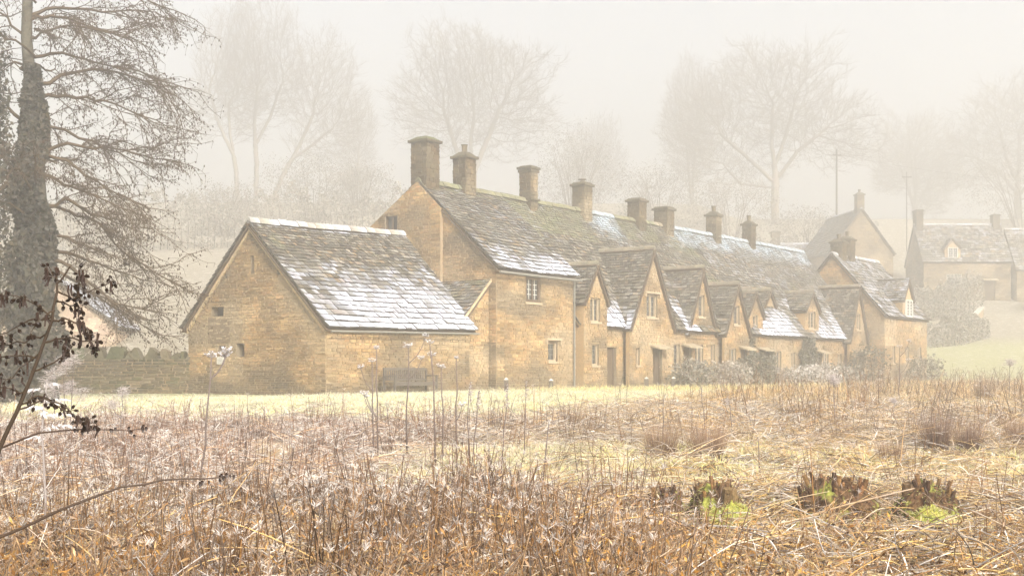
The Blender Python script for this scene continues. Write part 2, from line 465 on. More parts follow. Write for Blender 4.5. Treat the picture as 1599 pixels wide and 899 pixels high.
def roof_deck(P00, P10, P01, P11, mat, parent, base, th=.07, name='roof', extra=None):
    m = MB(); n = (P10 - P00).cross(P01 - P00).normalized()
    if n.z < 0: n = -n
    q = [P00, P10, P11, P01]; lo = [p - n * (th + .11) for p in q]; up = [p - n * .12 for p in q]
    c = (.13, .10, .07)
    m.solid(lo + up, [(3, 2, 1, 0), (4, 5, 6, 7), (0, 1, 5, 4), (1, 2, 6, 5), (2, 3, 7, 6), (3, 0, 4, 7)], [c] * 6)
    if extra: extra(m)
    return m.build(name, mat, parent, base=base)

def ridge_tiles(A, B, parent, base, step=.45, colfn=None, rng=R, w=.2):
    n = max(2, int((B - A).length / step)); d = (B - A) / n; side = d.cross(DZ).normalized()
    for i in range(n):
        p = A + d * i + d * .02; q = A + d * (i + 1) - d * .02; r = rng.uniform(.9, 1.1); lift = DZ * rng.uniform(-.012, .02)
        c = colfn(p, i / n, rng) if colfn else jit((.26, .22, .155), .15, rng)
        prof = [(-w, -.16), (-w * .55, -.01), (0, .055), (w * .55, -.01), (w, -.16)]
        vs = [p + side * (a * r) + DZ * b + lift for a, b in prof] + [q + side * (a * r) + DZ * b + lift for a, b in prof]
        fs = [(k, k + 1, k + 6, k + 5) for k in range(4)] + [(0, 5, 9, 4), (4, 3, 2, 1, 0), (5, 6, 7, 8, 9)]
        piece('ridge_tile', M_TILE, parent, base, vs, fs, [c] * len(fs))

def window(parent, base, O, da, n, a0, a1, z0, z1, lights=2, frame=M_FRAME, set_back=.12, lead=True, fw=.07, name='window', hood=None, sill=True, lintel=None):
    def P(a, z, d=0.0): return O + da * a + DZ * z + n * d
    w = MB(); b = -set_back
    def bar(a, c, z, y, d0, d1, m=w): m.box(P(a, z, d0), da * (c - a), DZ * (y - z), n * (d1 - d0))
    bar(a0, a0 + fw, z0, z1, b - .06, b + .05); bar(a1 - fw, a1, z0, z1, b - .06, b + .05)
    bar(a0 + fw, a1 - fw, z1 - fw, z1, b - .06, b + .05); bar(a0 + fw, a1 - fw, z0, z0 + fw, b - .06, b + .05)
    o = w.build(name, frame, parent, base=base)
    iw = (a1 - a0 - 2 * fw) / lights
    for k in range(lights):
        x0 = a0 + fw + iw * k; x1 = x0 + iw
        if k:
            m = MB(); bar(x0 - .035, x0 + .035, z0 + fw, z1 - fw, b - .055, b + .045, m); m.build('mullion', frame, o, base=base)
        m = MB(); m.poly([P(x0 + .03, z0 + fw, b - .02), P(x1 - .03, z0 + fw, b - .02), P(x1 - .03, z1 - fw, b - .02), P(x0 + .03, z1 - fw, b - .02)])
        m.poly([P(x0 + .03, z1 - fw, b - .03), P(x1 - .03, z1 - fw, b - .03), P(x1 - .03, z0 + fw, b - .03), P(x0 + .03, z0 + fw, b - .03)])
        m.build('pane', M_GLASS, o, base=base)
        if lead:
            m = MB(); nb = max(2, int((z1 - z0) / .22))
            for j in range(1, nb):
                zz = z0 + fw + (z1 - z0 - 2 * fw) * j / nb; bar(x0 + .03, x1 - .03, zz - .012, zz + .012, b - .018, b - .004, m)
            xm = (x0 + x1) / 2; bar(xm - .012, xm + .012, z0 + fw, z1 - fw, b - .017, b - .003, m)
            m.build('glazing_bar', M_LEAD if frame is M_FRAME else M_PAINT, o, base=base)
    if sill:
        m = MB(); bar(a0 - .06, a1 + .06, z0 - .09, z0 - .003, -.02, .075, m); m.build('sill', M_FRAME, o, base=base)
    if hood:
        m = MB(); bar(a0 - hood, a1 + hood, z1 + .08, z1 + .17, -.01, .13, m)
        bar(a0 - hood, a0 - hood + .08, z1 - .08, z1 + .078, -.01, .11, m); bar(a1 + hood - .08, a1 + hood, z1 - .08, z1 + .078, -.01, .11, m)
        m.build('hood_mould', M_FRAME, o, base=base)
    if lintel:
        m = MB(); bar(a0 - .16, a1 + .16, z1 + .003, z1 + lintel, -.1, .06, m); m.build('lintel', M_TIMBER, o, base=base)
    return o

def door(parent, base, O, da, n, a0, a1, z0, z1, mat=M_TIMBER, hood=True):
    def P(a, z, d=0.0): return O + da * a + DZ * z + n * d
    w = MB(); k = 4; iw = (a1 - a0 - .12) / k
    for a, c in ((a0, a0 + .06), (a1 - .06, a1)): w.box(P(a, z0, -.2), da * (c - a), DZ * (z1 - z0), n * .1)
    w.box(P(a0 + .06, z1 - .07, -.2), da * (a1 - a0 - .12), DZ * .07, n * .1)
    o = w.build('door', mat, parent, base=base)
    for i in range(k):
        m = MB(); m.box(P(a0 + .06 + iw * i + .004, z0 + .01, -.19 + .003 * (i % 2)), da * (iw - .008), DZ * (z1 - z0 - .085), n * .05); m.build('plank', mat, o, base=base)
    if hood:
        m = MB(); p0 = P(a0 - .25, z1 + .12, -.02); m.solid([p0, p0 + da * (a1 - a0 + .5), p0 + da * (a1 - a0 + .5) + n * .55 - DZ * .16, p0 + n * .55 - DZ * .16,
             p0 + DZ * .1, p0 + da * (a1 - a0 + .5) + DZ * .1, p0 + da * (a1 - a0 + .5) + n * .55 - DZ * .1, p0 + n * .55 - DZ * .1],
            [(3, 2, 1, 0), (4, 5, 6, 7), (0, 1, 5, 4), (1, 2, 6, 5), (2, 3, 7, 6), (3, 0, 4, 7)], [(.4, .33, .22)] * 6)
        m.build('door_hood', M_STONE, o, base=base)
    return o

def chimney(parent, base, s, t, ws, wt, z0, z1, style='slab', rng=R, frame=None, pal=None):
    """stone stack: shaft with its own courses, capping, sometimes a pot"""
    pal = pal or [(.13, .092, .05), (.105, .076, .042), (.16, .115, .065), (.085, .064, .038)]
    Wf = frame or W; du = (Wf(1, 0, 0) - Wf(0, 0, 0)); dv = (Wf(0, 1, 0) - Wf(0, 0, 0))
    core, st = MB(), []
    faces = [(Wf(s - ws / 2, t - wt / 2, 0), du, -dv, ws), (Wf(s - ws / 2, t + wt / 2, 0), -dv, -du, wt), (Wf(s + ws / 2, t - wt / 2, 0), dv, du, wt), (Wf(s + ws / 2, t + wt / 2, 0), -du, dv, ws)]
    for O, da, n, w in faces:
        panel(core, st, O, da, n, [(0, z0), (w, z0), (w, z1), (0, z1)], hs=(.12, .22), ws=(.2, .42), rng=rng, damp=0, pal=pal, proud=(.006, .03), mortar=(.11, .08, .045))
    core.poly([Wf(s - ws / 2, t - wt / 2, z1), Wf(s + ws / 2, t - wt / 2, z1), Wf(s + ws / 2, t + wt / 2, z1), Wf(s - ws / 2, t + wt / 2, z1)], (.11, .08, .045))
    o = core.build('chimney', M_STACK, parent, base=base)
    emit(st, 'stone', 'stonework', M_STACK, o, base)
    def slab(m, ov, za, zb, taper=0.0, col=(.10, .08, .05)):
        lo = [Wf(s + a * (ws / 2 + ov), t + b * (wt / 2 + ov), za) for a, b in ((-1, -1), (1, -1), (1, 1), (-1, 1))]
        hi = [Wf(s + a * (ws / 2 + ov - taper), t + b * (wt / 2 + ov - taper), zb) for a, b in ((-1, -1), (1, -1), (1, 1), (-1, 1))]
        m.solid(lo + hi, [(3, 2, 1, 0), (4, 5, 6, 7), (0, 1, 5, 4), (1, 2, 6, 5), (2, 3, 7, 6), (3, 0, 4, 7)], [jit(col, .15, rng) for _ in range(6)])
    m = MB(); slab(m, .10, z1 + .002, z1 + .11)
    if style == 'mossy': slab(m, .06, z1 + .112, z1 + .26, .22, (.11, .115, .05))
    elif style == 'tall': slab(m, .06, z1 - .14, z1 - .02); slab(m, .03, z1 + .112, z1 + .17, .06)
    elif style == 'pot': slab(m, .04, z1 + .112, z1 + .30, .22)
    else: slab(m, .03, z1 + .112, z1 + .2, .05)
    m.build('cap', M_STACK, o, base=base)
    if style == 'tall':
        m = MB(); slab(m, .09, z0 + (z1 - z0) * .40, z0 + (z1 - z0) * .40 + .1, 0); m.build('weathering_band', M_STACK, o, base=base)
    if style == 'pot':
        m = MB(); c = Wf(s, t, z1 + .28); m.tube([c, c + DZ * .08, c + DZ * .3, c + DZ * .34], [.14, .12, .13, .16], 10, (.17, .13, .085)); m.build('chimney_pot', M_STACK, o, base=base)
    if style == 'cowl':
        m = MB(); c = Wf(s, t, z1 + .18); m.tube([c, c + DZ * .1], [.12, .12], 8, (.2, .17, .14)); m.tube([c + DZ * .16, c + DZ * .2], [.2, .2], 8, (.2, .17, .14))
        for k in range(3):
            a = k * 2.1; q = V(math.cos(a) * .1, math.sin(a) * .1, 0); m.tube([c + q + DZ * .08, c + q + DZ * .17], .015, 4, (.2, .17, .14))
        m.build('chimney_cowl', M_STONE, o, base=base)
    return o
# ---------------------------------------------------------------- the barn
def build_barn():
    rng = random.Random(11); base = W(3.9, 3.6, .62)
    root = thing('stone_barn', 'low stone barn with frosted slate roof and windowless gable, nearest of the buildings', 'barn', base)
    core, st = MB(), []
    z0 = .35; EZ, LZ, AP, TA = 3.30, 3.42, 6.86, 3.65
    gable = [(0, z0), (7.0, z0), (7.0, LZ), (TA, AP), (0, EZ)]
    def gable_stain(P):
        t = (P.x - A2[0]) * N2[0] + (P.y - A2[1]) * N2[1]; zr = EZ + (AP - EZ) * t / TA if t < TA else AP - (AP - LZ) * (t - TA) / (7 - TA)
        under = max(0, 1 - (zr - P.z) / (1.35 if t < TA else .7)) * (.9 + 1.3 * nz(t * 1.1, P.z * 1.1, 7))         # grime washed down under the verges
        patch = max(0, 1 - math.hypot((t - 5.3) / 1.1, (P.z - 3.2) / .8)) * 1.3                                       # soot round the blocked doorway
        return min(.9, max(0, under * 1.1, patch))
    # gable face: a runs with t; openings measured on the photograph
    ops = [(3.50, 3.66, 5.10, 5.72), (5.08, 5.72, 3.65, 3.98), (4.98, 5.36, 2.35, 2.58), (3.98, 4.40, 2.18, 2.64), (2.20, 2.34, 5.00, 5.18), (4.90, 5.02, 4.98, 5.12)]
    panel(core, st, W(0, 0, 0), DV, -DU, gable, ops, rng=rng, quoin=('L', 'R'), stain=gable_stain, hs=(.045, .13), ws=(.08, .40), proud=(.006, .045))
    panel(core, st, W(0, 0, 0), DU, -DV, [(0, z0), (7.8, z0), (7.8, EZ + .06), (0, EZ)], [], rng=rng, quoin=('L', 'R'), hs=(.045, .13), ws=(.08, .40), proud=(.006, .045))
    panel(core, [], W(7.8, 0, 0), DV, DU, gable, [], rng=rng)
    panel(core, [], W(0, 7.0, 0), DU, DV, [(0, z0), (7.8, z0), (7.8, LZ), (0, LZ)], [], rng=rng)
    wall = core.build('wall', M_MORTAR, root, base=base)
    emit(st, 'stone', 'rubble_stonework', M_STONE, wall, base, 300)
    # dark sheets closing the openings, shade of the inside put into their colour
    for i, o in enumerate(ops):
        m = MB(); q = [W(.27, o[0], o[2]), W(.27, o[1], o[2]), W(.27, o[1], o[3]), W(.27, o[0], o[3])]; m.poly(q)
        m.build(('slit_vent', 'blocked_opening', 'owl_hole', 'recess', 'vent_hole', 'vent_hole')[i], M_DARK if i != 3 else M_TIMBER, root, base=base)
    # boarded shutter and sign
    m = MB(); m.box(W(-.03, 4.75, 2.68), DV * 1.15, DU * .02, DZ * .92, (.20, .145, .09)); m.build('blocked_doorway', M_STONE, root, base=base)
    m = MB(); m.box(W(-.075, 5.03, 1.92), DV * .34, DU * .03, DZ * .26); sg = m.build('notice_board', M_PAINT, root, base=base)
    for k in range(4):
        m = MB(); m.box(W(-.079, 5.08, 1.965 + k * .05), DV * (.24 - .05 * (k % 2)), DU * .004, DZ * .014); m.build('text_line', M_LEAD, sg, base=base)
    # roof
    def frost(P, u, f): return .95 * (1 - min(1, f / .62)) ** .7 * (.55 + .6 * min(1, u * 1.6 + .25)) if f < .62 else (.25 if f > .93 else -.15 + .3 * nz(P.x * 2, P.y, P.z * 3))
    fn = slate_fn(frost, lambda P, u, f: .25 * (1 - u) * (f > .4), warm=.12)
    slope = (AP - EZ) / (TA + .0)
    e0, e1 = W(-.18, -.28, EZ - .28 * slope + .10), W(8.0, -.28, EZ - .28 * slope + .20)
    r0, r1 = W(-.18, TA, AP + .10), W(8.15, TA, AP + .36)
    items = []; tile_slope(items, e0, e1, r0, r1, .30, .125, fn, rng, sag=.05)
    deck = roof_deck(e0, e1, r0, r1, M_TIMBER, root, base)
    items = [(i[0] * (1.0 if (sum(p.z for p in i[1]) / 8) < 5.2 else .6), *i[1:]) for i in items]
    emit(items, 'slate', 'upper_slates', M_TILE, deck, base, 300)
    b0, b1 = W(-.18, 7.28, LZ - .22), W(8.0, 7.28, LZ - .2); items = []
    tile_slope(items, b1, b0, r1, r0, .30, .14, slate_fn(lambda P, u, f: .1), rng)
    d2 = roof_deck(b1, b0, r1, r0, M_TIMBER, root, base, name='rear_roof'); emit(items, 'slate', 'rear_slates', M_TILE, d2, base)
    ridge_tiles(r0 + DZ * .06, r1 + DZ * .06, deck, base, .46, lambda p, f, r: mixc(jit((.42, .36, .26), .15, r), FROST, r.uniform(.1, .7)), rng)
    # pale verge bands under the slates
    for (a, b, ta, tb) in ((EZ - .12, AP - .02, 0, TA), (LZ - .12, AP - .02, 7.0, TA)):
        n = 12; dv = (W(0, tb, b) - W(0, ta, a)); dn = dv.normalized(); dn = Vector((0, 0, 1)).cross(DU).normalized()
        for k in range(n):
            p = W(-.085, ta, a) + dv * (k / n) ; q = W(-.085, ta, a) + dv * ((k + .985) / n); h = DZ * -.26
            c = jit((.60, .46, .27), .12, rng); vs = [p + h, q + h, q, p]; vs = vs + [v + DU * .1 for v in vs]
            piece('verge_stone', M_STONE, root, base, vs, [(0, 1, 2, 3), (7, 6, 5, 4), (0, 4, 5, 1), (1, 5, 6, 2), (2, 6, 7, 3), (3, 7, 4, 0)], [c] * 6)
    m = MB(); p = W(0, -.33, EZ - .26); m.tube([W(-.1, -.34, EZ - .30), W(8.0, -.34, EZ - .2)], .035, 6, (.2, .19, .17)); m.build('gutter', M_LEAD, root, base=base)
build_barn()

# ---------------------------------------------------------------- terrace of cottages
RZ = 9.58; RT = 4.0            # ridge height and how far it lies behind the front
def roof_z(t, e=3.65): return e + (t + .3) * (RZ - e) / (RT + .3)
def front_t(z, e=3.65): return (z - e) / ((RZ - e) / (RT + .3)) - .3

def gable_dormer(root, base, sc, hw, zf, za, t0=0.0, front_ops=(), rng=R, frost=None, wall_from=None, lights=2, frame=M_FRAME, lead=True, hood=None, eave=3.65, sill=True, ground_win=(), ground_door=()):
    """steep stone gable rising out of the front wall (or set back on the roof), with its own little pitched roof"""
    core, st = MB(), []
    zb = wall_from if wall_from is not None else zf
    ol = [(sc - hw, zb), (sc + hw, zb)]
    if zf > zb + .01: ol += [(sc + hw, zf)]
    ol += [(sc, za)]
    if zf > zb + .01: ol += [(sc - hw, zf)]
    panel(core, st, W(0, t0 - .05, 0), DU, -DV, ol, list(front_ops) + [g[:4] for g in ground_win] + [g[:4] for g in ground_door], rng=rng, damp=.9 if zb < 1 else 0, hs=(.06, .14), ws=(.12, .42))
    # cheeks
    tb = max(t0 + .05, front_t(zb, eave)); tf = max(t0 + .05, front_t(zf, eave))
    for sg in (-1, 1):
        if zf > zb + .05:
            q = [W(sc + sg * hw, t0 - .05, zb), W(sc + sg * hw, tf, zb), W(sc + sg * hw, tf, zf), W(sc + sg * hw, t0 - .05, zf)]
            core.poly(q, jit(HONEY[1], .1, rng))
    g = core.build('dormer_gable', M_MORTAR, root, base=base); emit(st, 'stone', 'gable_stonework', M_STONE, g, base)
    for o in front_ops: window(root, base, W(0, t0 - .05, 0), DU, -DV, *o, lights=lights, frame=frame, lead=lead, hood=hood, fw=.06, sill=sill)
    for o in ground_win: window(root, base, W(0, t0 - .05, 0), DU, -DV, *o[:4], **o[4])
    for o in ground_door: door(root, base, W(0, t0 - .05, 0), DU, -DV, *o[:4])
    fr = frost or (lambda P, u, f: -.15)
    ov = .16; k = (za - zf) / hw; ez = zf - ov * k * .9; ta = min(RT, front_t(za + .1, eave) + .25); te = max(t0 + .3, front_t(ez, eave) + .2)
    top0, top1 = W(sc, t0 - .2, za + .09), W(sc, ta, za + .09)
    d = None
    for sg in (-1, 1):
        a, b = W(sc + sg * (hw + ov), t0 - .2, ez + .06), W(sc + sg * (hw + ov), te, ez + .06); it = []
        P = (b, a, top1, top0) if sg < 0 else (a, b, top0, top1)
        tile_slope(it, *P, .24, .13, slate_fn(fr if sg < 0 else (lambda P, u, f: .1), warm=.12), rng)
        d = roof_deck(*P, M_TIMBER, root, base, th=.08, name='dormer_roof'); emit(it, 'slate', 'dormer_slates', M_TILE, d, base)
    ridge_tiles(top0 + DZ * .04, top1 + DZ * .04, d, base, .5, None, rng, .14)

def cottage(label, s0, s1, e, et=-.3, chim=(), win=(), doors=(), dorm=(), frost=None, moss=None, blue=None, seed=1, z0=.4, tw=0.0, ends=('L', 'R'), quoin=('R',), name='terraced_cottage', pal=HONEY, gable_l=None, pipes=()):
    rng = random.Random(seed); base = W((s0 + s1) / 2, 3.5, GZ - .05)
    root = thing(name, label, 'cottage', base, None)
    core, st = MB(), []
    top = e - et * (RZ - e) / (RT - et) - .02          # wall head under the roof plane at t = tw
    ops = [w[:4] for w in win] + [d[:4] for d in doors]
    panel(core, st, W(0, tw, 0), DU, -DV, [(s0, z0), (s1, z0), (s1, top), (s0, top)], ops, rng=rng, quoin=quoin, pal=pal)
    side = [(tw, z0), (8, z0), (8, 6.6), (RT, RZ - .06), (tw, top)]
    if gable_l: gable_l(core, st, rng, side)
    elif 'L' in ends: panel(core, [], W(s0 + .02, 0, 0), DV, -DU, side, [], rng=rng)
    if 'R' in ends: panel(core, [], W(s1 - .02, 0, 0), DV, DU, side, [], rng=rng)
    panel(core, [], W(0, 8, 0), DU, DV, [(s0, z0), (s1, z0), (s1, 6.6), (s0, 6.6)], [], rng=rng)
    wall = core.build('wall', M_MORTAR, root, base=base); emit(st, 'stone', 'rubble_stonework', M_STONE, wall, base)
    for w in win:
        kw = w[4] if len(w) > 4 else {}
        window(root, base, W(0, tw, 0), DU, -DV, *w[:4], **kw)
    for d in doors:
        door(root, base, W(0, tw, 0), DU, -DV, *d[:4], **(d[4] if len(d) > 4 else {}))
    ovl = .12 if gable_l else 0
    e0, e1, r0, r1 = W(s0 - ovl, et + tw, e), W(s1, et + tw, e), W(s0 - ovl, RT, RZ), W(s1, RT, RZ)
    it = []; fn = slate_fn(frost or (lambda P, u, f: -.05), moss or (lambda P, u, f: .15), blue or (lambda P, u, f: 0.))
    tile_slope(it, e0, e1, r0, r1, .27, .13, fn, rng, sag=.05)
    deck = roof_deck(e0, e1, r0, r1, M_TIMBER, root, base); emit(it, 'slate', 'slate_courses', M_TILE, deck, base)
    it = []; b0, b1 = W(s0 - ovl, 8.3, 6.5), W(s1, 8.3, 6.5); tile_slope(it, b1, b0, r1, r0, .34, .2, slate_fn(lambda P, u, f: .1), rng)
    d2 = roof_deck(b1, b0, r1, r0, M_TIMBER, root, base, name='rear_roof'); emit(it, 'slate', 'rear_slates', M_TILE, d2, base)
    bl = blue or (lambda P, u, f: 0.); ms = moss or (lambda P, u, f: .15)
    def rc(p, f, r):
        c = jit((.33, .28, .19), .2, r)
        if ms(p, f, 1.) > .3: c = mixc(c, jit(MOSS, .2, r), .7)
        if bl(p, f, 1.) > .3: c = mixc(c, BLUEFROST, .8)
        return c
    ridge_tiles(r0 + DZ * .06, r1 + DZ * .06, deck, base, .5, rc, rng, .17)
    for c in chim: chimney(root, base, c[0], c[1], c[2], c[3], RZ - 1.0, c[4], c[5], rng)
    for d in dorm: gable_dormer(root, base, rng=rng, eave=e, **d)
    for p in pipes:
        m = MB(); m.tube([W(p, tw - .09, .5), W(p, tw - .09, e - .2), W(p, tw - .22, e - .02)], .045, 6, (.2, .19, .17)); m.build('drainpipe', M_LEAD, root, base=base)
    return root, base

# --- the tall end house: its gable looks over the barn
def h1_gable(core, st, rng, side):
    ap = RZ - .08
    def rz(t): return 5.83 + t * (ap - 5.83) / RT if t < RT else ap - (t - RT) * (ap - 6.9) / 4.0
    panel(core, st, W(9.57, 0, 0), DV, -DU, [(0, .4), (2.74, .4), (2.74, rz(2.74)), (0, rz(0))], [], rng=rng, quoin=('L',))
    panel(core, st, W(9.42, 0, 0), DV, -DU, [(2.74, .4), (8, .4), (8, rz(8)), (RT, ap), (2.74, rz(2.74))], [(5.06, 5.74, 7.56, 8.18)], rng=rng, quoin=('L',))
    core.poly([W(9.42, 2.74, .4), W(9.57, 2.74, .4), W(9.57, 2.74, rz(2.74)), W(9.42, 2.74, rz(2.74))], MORTAR)
root, base = cottage('tall end cottage with two chimneys, dark attic hatch and a timber-framed window above the barn', 9.57, 15.2, 5.72, -.25,
    chim=[(9.95, RT, .82, .84, 11.15, 'mossy'), (12.6, RT, .70, .70, 10.85, 'pot')],
    win=[(11.54, 12.6, 4.5, 5.55, dict(lights=2, frame=M_TIMBER, fw=.12, lintel=.2, set_back=.06)), (13.15, 13.85, 2.08, 2.88, dict(lights=1, hood=.22))],
    frost=lambda P, u, f: (1.25 * (1 - f / .3) * (.45 + .7 * u) if f < .3 else .12 * (1 - f)), moss=lambda P, u, f: .5 if f > .9 else .05,
    seed=21, tw=0.0, gable_l=h1_gable, quoin=('L', 'R'), pipes=(15.05,))
window(root, base, W(9.42, 0, 0), DV, -DU, 5.06, 5.74, 7.56, 8.18, lights=2, frame=M_TIMBER, lead=False, fw=.05, sill=False, set_back=.1, name='attic_hatch')
m = MB(); m.tube([W(9.4, -.3, 5.58), W(15.3, -.3, 5.55)], .05, 6, (.2, .19, .17)); m.build('gutter', M_LEAD, root, base=base)

# --- lean-to in the angle between barn and end house: its roof falls towards the barn
def build_leanto():
    rng = random.Random(5); base = W(8.6, 1.6, .6)
    root = thing('lean_to', 'small stone lean-to with sloping slate roof between barn and tall end cottage', 'outbuilding', base)
    core, st = MB(), []; t0 = .35
    panel(core, st, W(0, t0, 0), DU, -DV, [(7.85, .4), (9.5, .4), (9.5, 5.15), (7.85, 3.7)], [], rng=rng)
    wall = core.build('wall', M_MORTAR, root, base=base); emit(st, 'stone', 'rubble_stonework', M_STONE, wall, base)
    e0, e1, r0, r1 = W(7.72, 3.4, 3.65), W(7.72, t0 - .1, 3.65), W(9.54, 3.4, 5.32), W(9.54, t0 - .1, 5.32); it = []
    tile_slope(it, e0, e1, r0, r1, .26, .14, slate_fn(lambda P, u, f: .05, lambda P, u, f: .3, warm=.3), rng)
    d = roof_deck(e0, e1, r0, r1, M_TIMBER, root, base); emit(it, 'slate', 'slate_courses', M_TILE, d, base)
    vs = [W(7.72, t0 - .13, 3.55), W(9.54, t0 - .13, 5.22), W(9.54, t0 - .13, 5.34), W(7.72, t0 - .13, 3.67)]; vs = vs + [v + DV * .1 for v in vs]
    m = MB(); m.solid(vs, [(0, 1, 2, 3), (7, 6, 5, 4), (0, 4, 5, 1), (1, 5, 6, 2), (2, 6, 7, 3), (3, 7, 4, 0)], [(.60, .47, .29)] * 6); m.build('verge', M_STONE, root, base=base)
build_leanto()

W2 = dict(lights=2, fw=.06)
lowfr = lambda a, b, k=1.25: (lambda P, u, f: (k * (1 - f / .3) if (f < .3 and a < u < b) else -.1))
cottage('narrow cottage with one small wall gable, next to the tall end house', 15.2, 19.2, 3.65,
    chim=[(17.42, RT, .58, .62, 11.0, 'tall')],
        doors=[(17.75, 18.6, .8, 2.75, dict(hood=False))],
    dorm=[dict(sc=16.2, hw=.95, zf=4.75, za=6.3, t0=-.38, wall_from=.4, front_ops=[(15.75, 16.55, 3.82, 4.85)], ground_win=[(15.9, 16.45, 1.93, 2.85, dict(lights=1, fw=.06))])],
    frost=lowfr(.3, 1.1), moss=lambda P, u, f: .55 if f > .72 else (.35 if u < .4 else .1), seed=22, pipes=(17.6, 15.35))
cottage('cottage with the largest front gable and hooded mullioned window', 19.2, 24.8, 3.65,
    chim=[(22.0, RT, .72, .70, 10.75, 'cowl')],
    win=[(23.95, 24.6, 1.6, 3.0, dict(lights=1, fw=.06))],
    dorm=[dict(sc=21.15, hw=2.05, zf=3.75, za=7.35, t0=-.38, wall_from=.4, front_ops=[(20.6, 21.6, 4.18, 5.2)], hood=.2, ground_win=[(19.65, 19.98, 1.95, 2.75, dict(lights=1, fw=.05))], ground_door=[(21.2, 22.05, .8, 2.72)], frost=lowfr(.5, 1.1, .9))],
    frost=lowfr(-.1, .1), moss=lambda P, u, f: .5 if f > .7 and u < .45 else .2, blue=lambda P, u, f: 1.0 * float(sstep(.78 - .14, 1.0, f)) * float(sstep(.55 - .15, .55 + .15, u)), seed=23, pipes=(23.5,))
cottage('cottage with hooded door left of its steep slated gable, third from the tall house', 24.8, 28.9, 3.65,
    chim=[(27.3, RT, .74, .72, 10.55, 'slab')],
    win=[(26.2, 27.05, 1.75, 3.0, W2), (27.9, 28.35, 2.2, 3.05, dict(lights=1, fw=.05))],
    doors=[(25.0, 25.8, .8, 2.85)],
    dorm=[dict(sc=26.8, hw=1.5, zf=3.7, za=6.85, wall_from=3.3, front_ops=[(26.45, 27.1, 4.4, 5.5)], lights=1, frost=lowfr(.5, 1.1, .9))],
    frost=lowfr(.0, .35), moss=lambda P, u, f: .4 if f > .8 else .12, seed=24)
cottage('cottage with a narrow steep gable and flat-topped chimney, mid row', 28.9, 32.6, 3.65,
    chim=[(30.2, RT, .80, .80, 10.4, 'slab')],
    dorm=[dict(sc=30.1, hw=1.45, zf=3.7, za=6.2, t0=-.34, wall_from=.4, front_ops=[(29.7, 30.4, 4.1, 5.1)], lights=1, ground_win=[(29.2, 30.0, 1.7, 2.85, W2)], ground_door=[(30.55, 31.3, .8, 2.8)])],
    frost=lowfr(.0, .2), moss=lambda P, u, f: .3, blue=lambda P, u, f: 1.0 * float(sstep(.84 - .14, 1.0, f)) * float(sstep(.3 - .15, .3 + .15, u)), seed=25)
cottage('cottage with three small dormers and a broad frosted lower roof', 32.6, 38.6, 3.65,
    chim=[(36.07, RT, .66, .66, 10.65, 'pot')],
    win=[(35.65, 36.5, 1.6, 2.8, W2), (37.9, 38.4, 1.7, 2.75, dict(lights=1))], doors=[(33.6, 34.4, .8, 2.8)],
    dorm=[dict(sc=33.0, hw=1.0, zf=4.7, za=5.95, wall_from=3.3, front_ops=[(32.75, 33.3, 3.8, 4.7)], lights=1),
          dict(sc=34.3, hw=.62, zf=5.45, za=6.2, t0=.95, wall_from=4.3, front_ops=[(33.95, 34.65, 4.6, 5.4)], sill=False),
          dict(sc=36.9, hw=.75, zf=5.45, za=6.3, t0=.95, wall_from=4.3, front_ops=[(36.45, 37.35, 4.6, 5.4)], sill=False)],
    frost=lambda P, u, f: (1.35 * (1 - f / .36) if f < .36 and u > .12 else .12), blue=lambda P, u, f: 1.0 * float(sstep(.86 - .14, 1.0, f)), seed=26)
cottage('cottage with one large dormer and a dark creeper on its front', 38.6, 44.6, 3.65,
    chim=[(40.75, RT, .62, .62, 10.55, 'pot')],
    win=[(42.6, 43.4, 1.6, 2.8, W2)], doors=[(41.7, 42.4, .8, 2.75)],
    dorm=[dict(sc=41.0, hw=1.05, zf=5.3, za=6.35, t0=.1, wall_from=3.5, front_ops=[(40.5, 41.5, 4.2, 5.2)])],
    frost=lambda P, u, f: (1.0 * (1 - f / .3) if f < .3 and u > .5 else .1), blue=lambda P, u, f: 1.0 * float(sstep(.88 - .14, 1.0, f)), seed=27)
cottage('last cottage of the low row, its gable beside the taller far house', 44.6, 48.95, 3.65,
    win=[(44.85, 45.5, 1.6, 2.75, W2)],
    dorm=[dict(sc=47.3, hw=1.5, zf=3.7, za=7.0, t0=-.34, wall_from=.4, front_ops=[(46.95, 47.65, 4.3, 5.3)], ground_door=[(47.4, 48.2, .8, 2.8)])],
    frost=lambda P, u, f: (1.2 * (1 - f / .4) if f < .4 and u < .6 else .1), blue=lambda P, u, f: 1.0 * float(sstep(.88 - .14, 1.0, f)), seed=28)

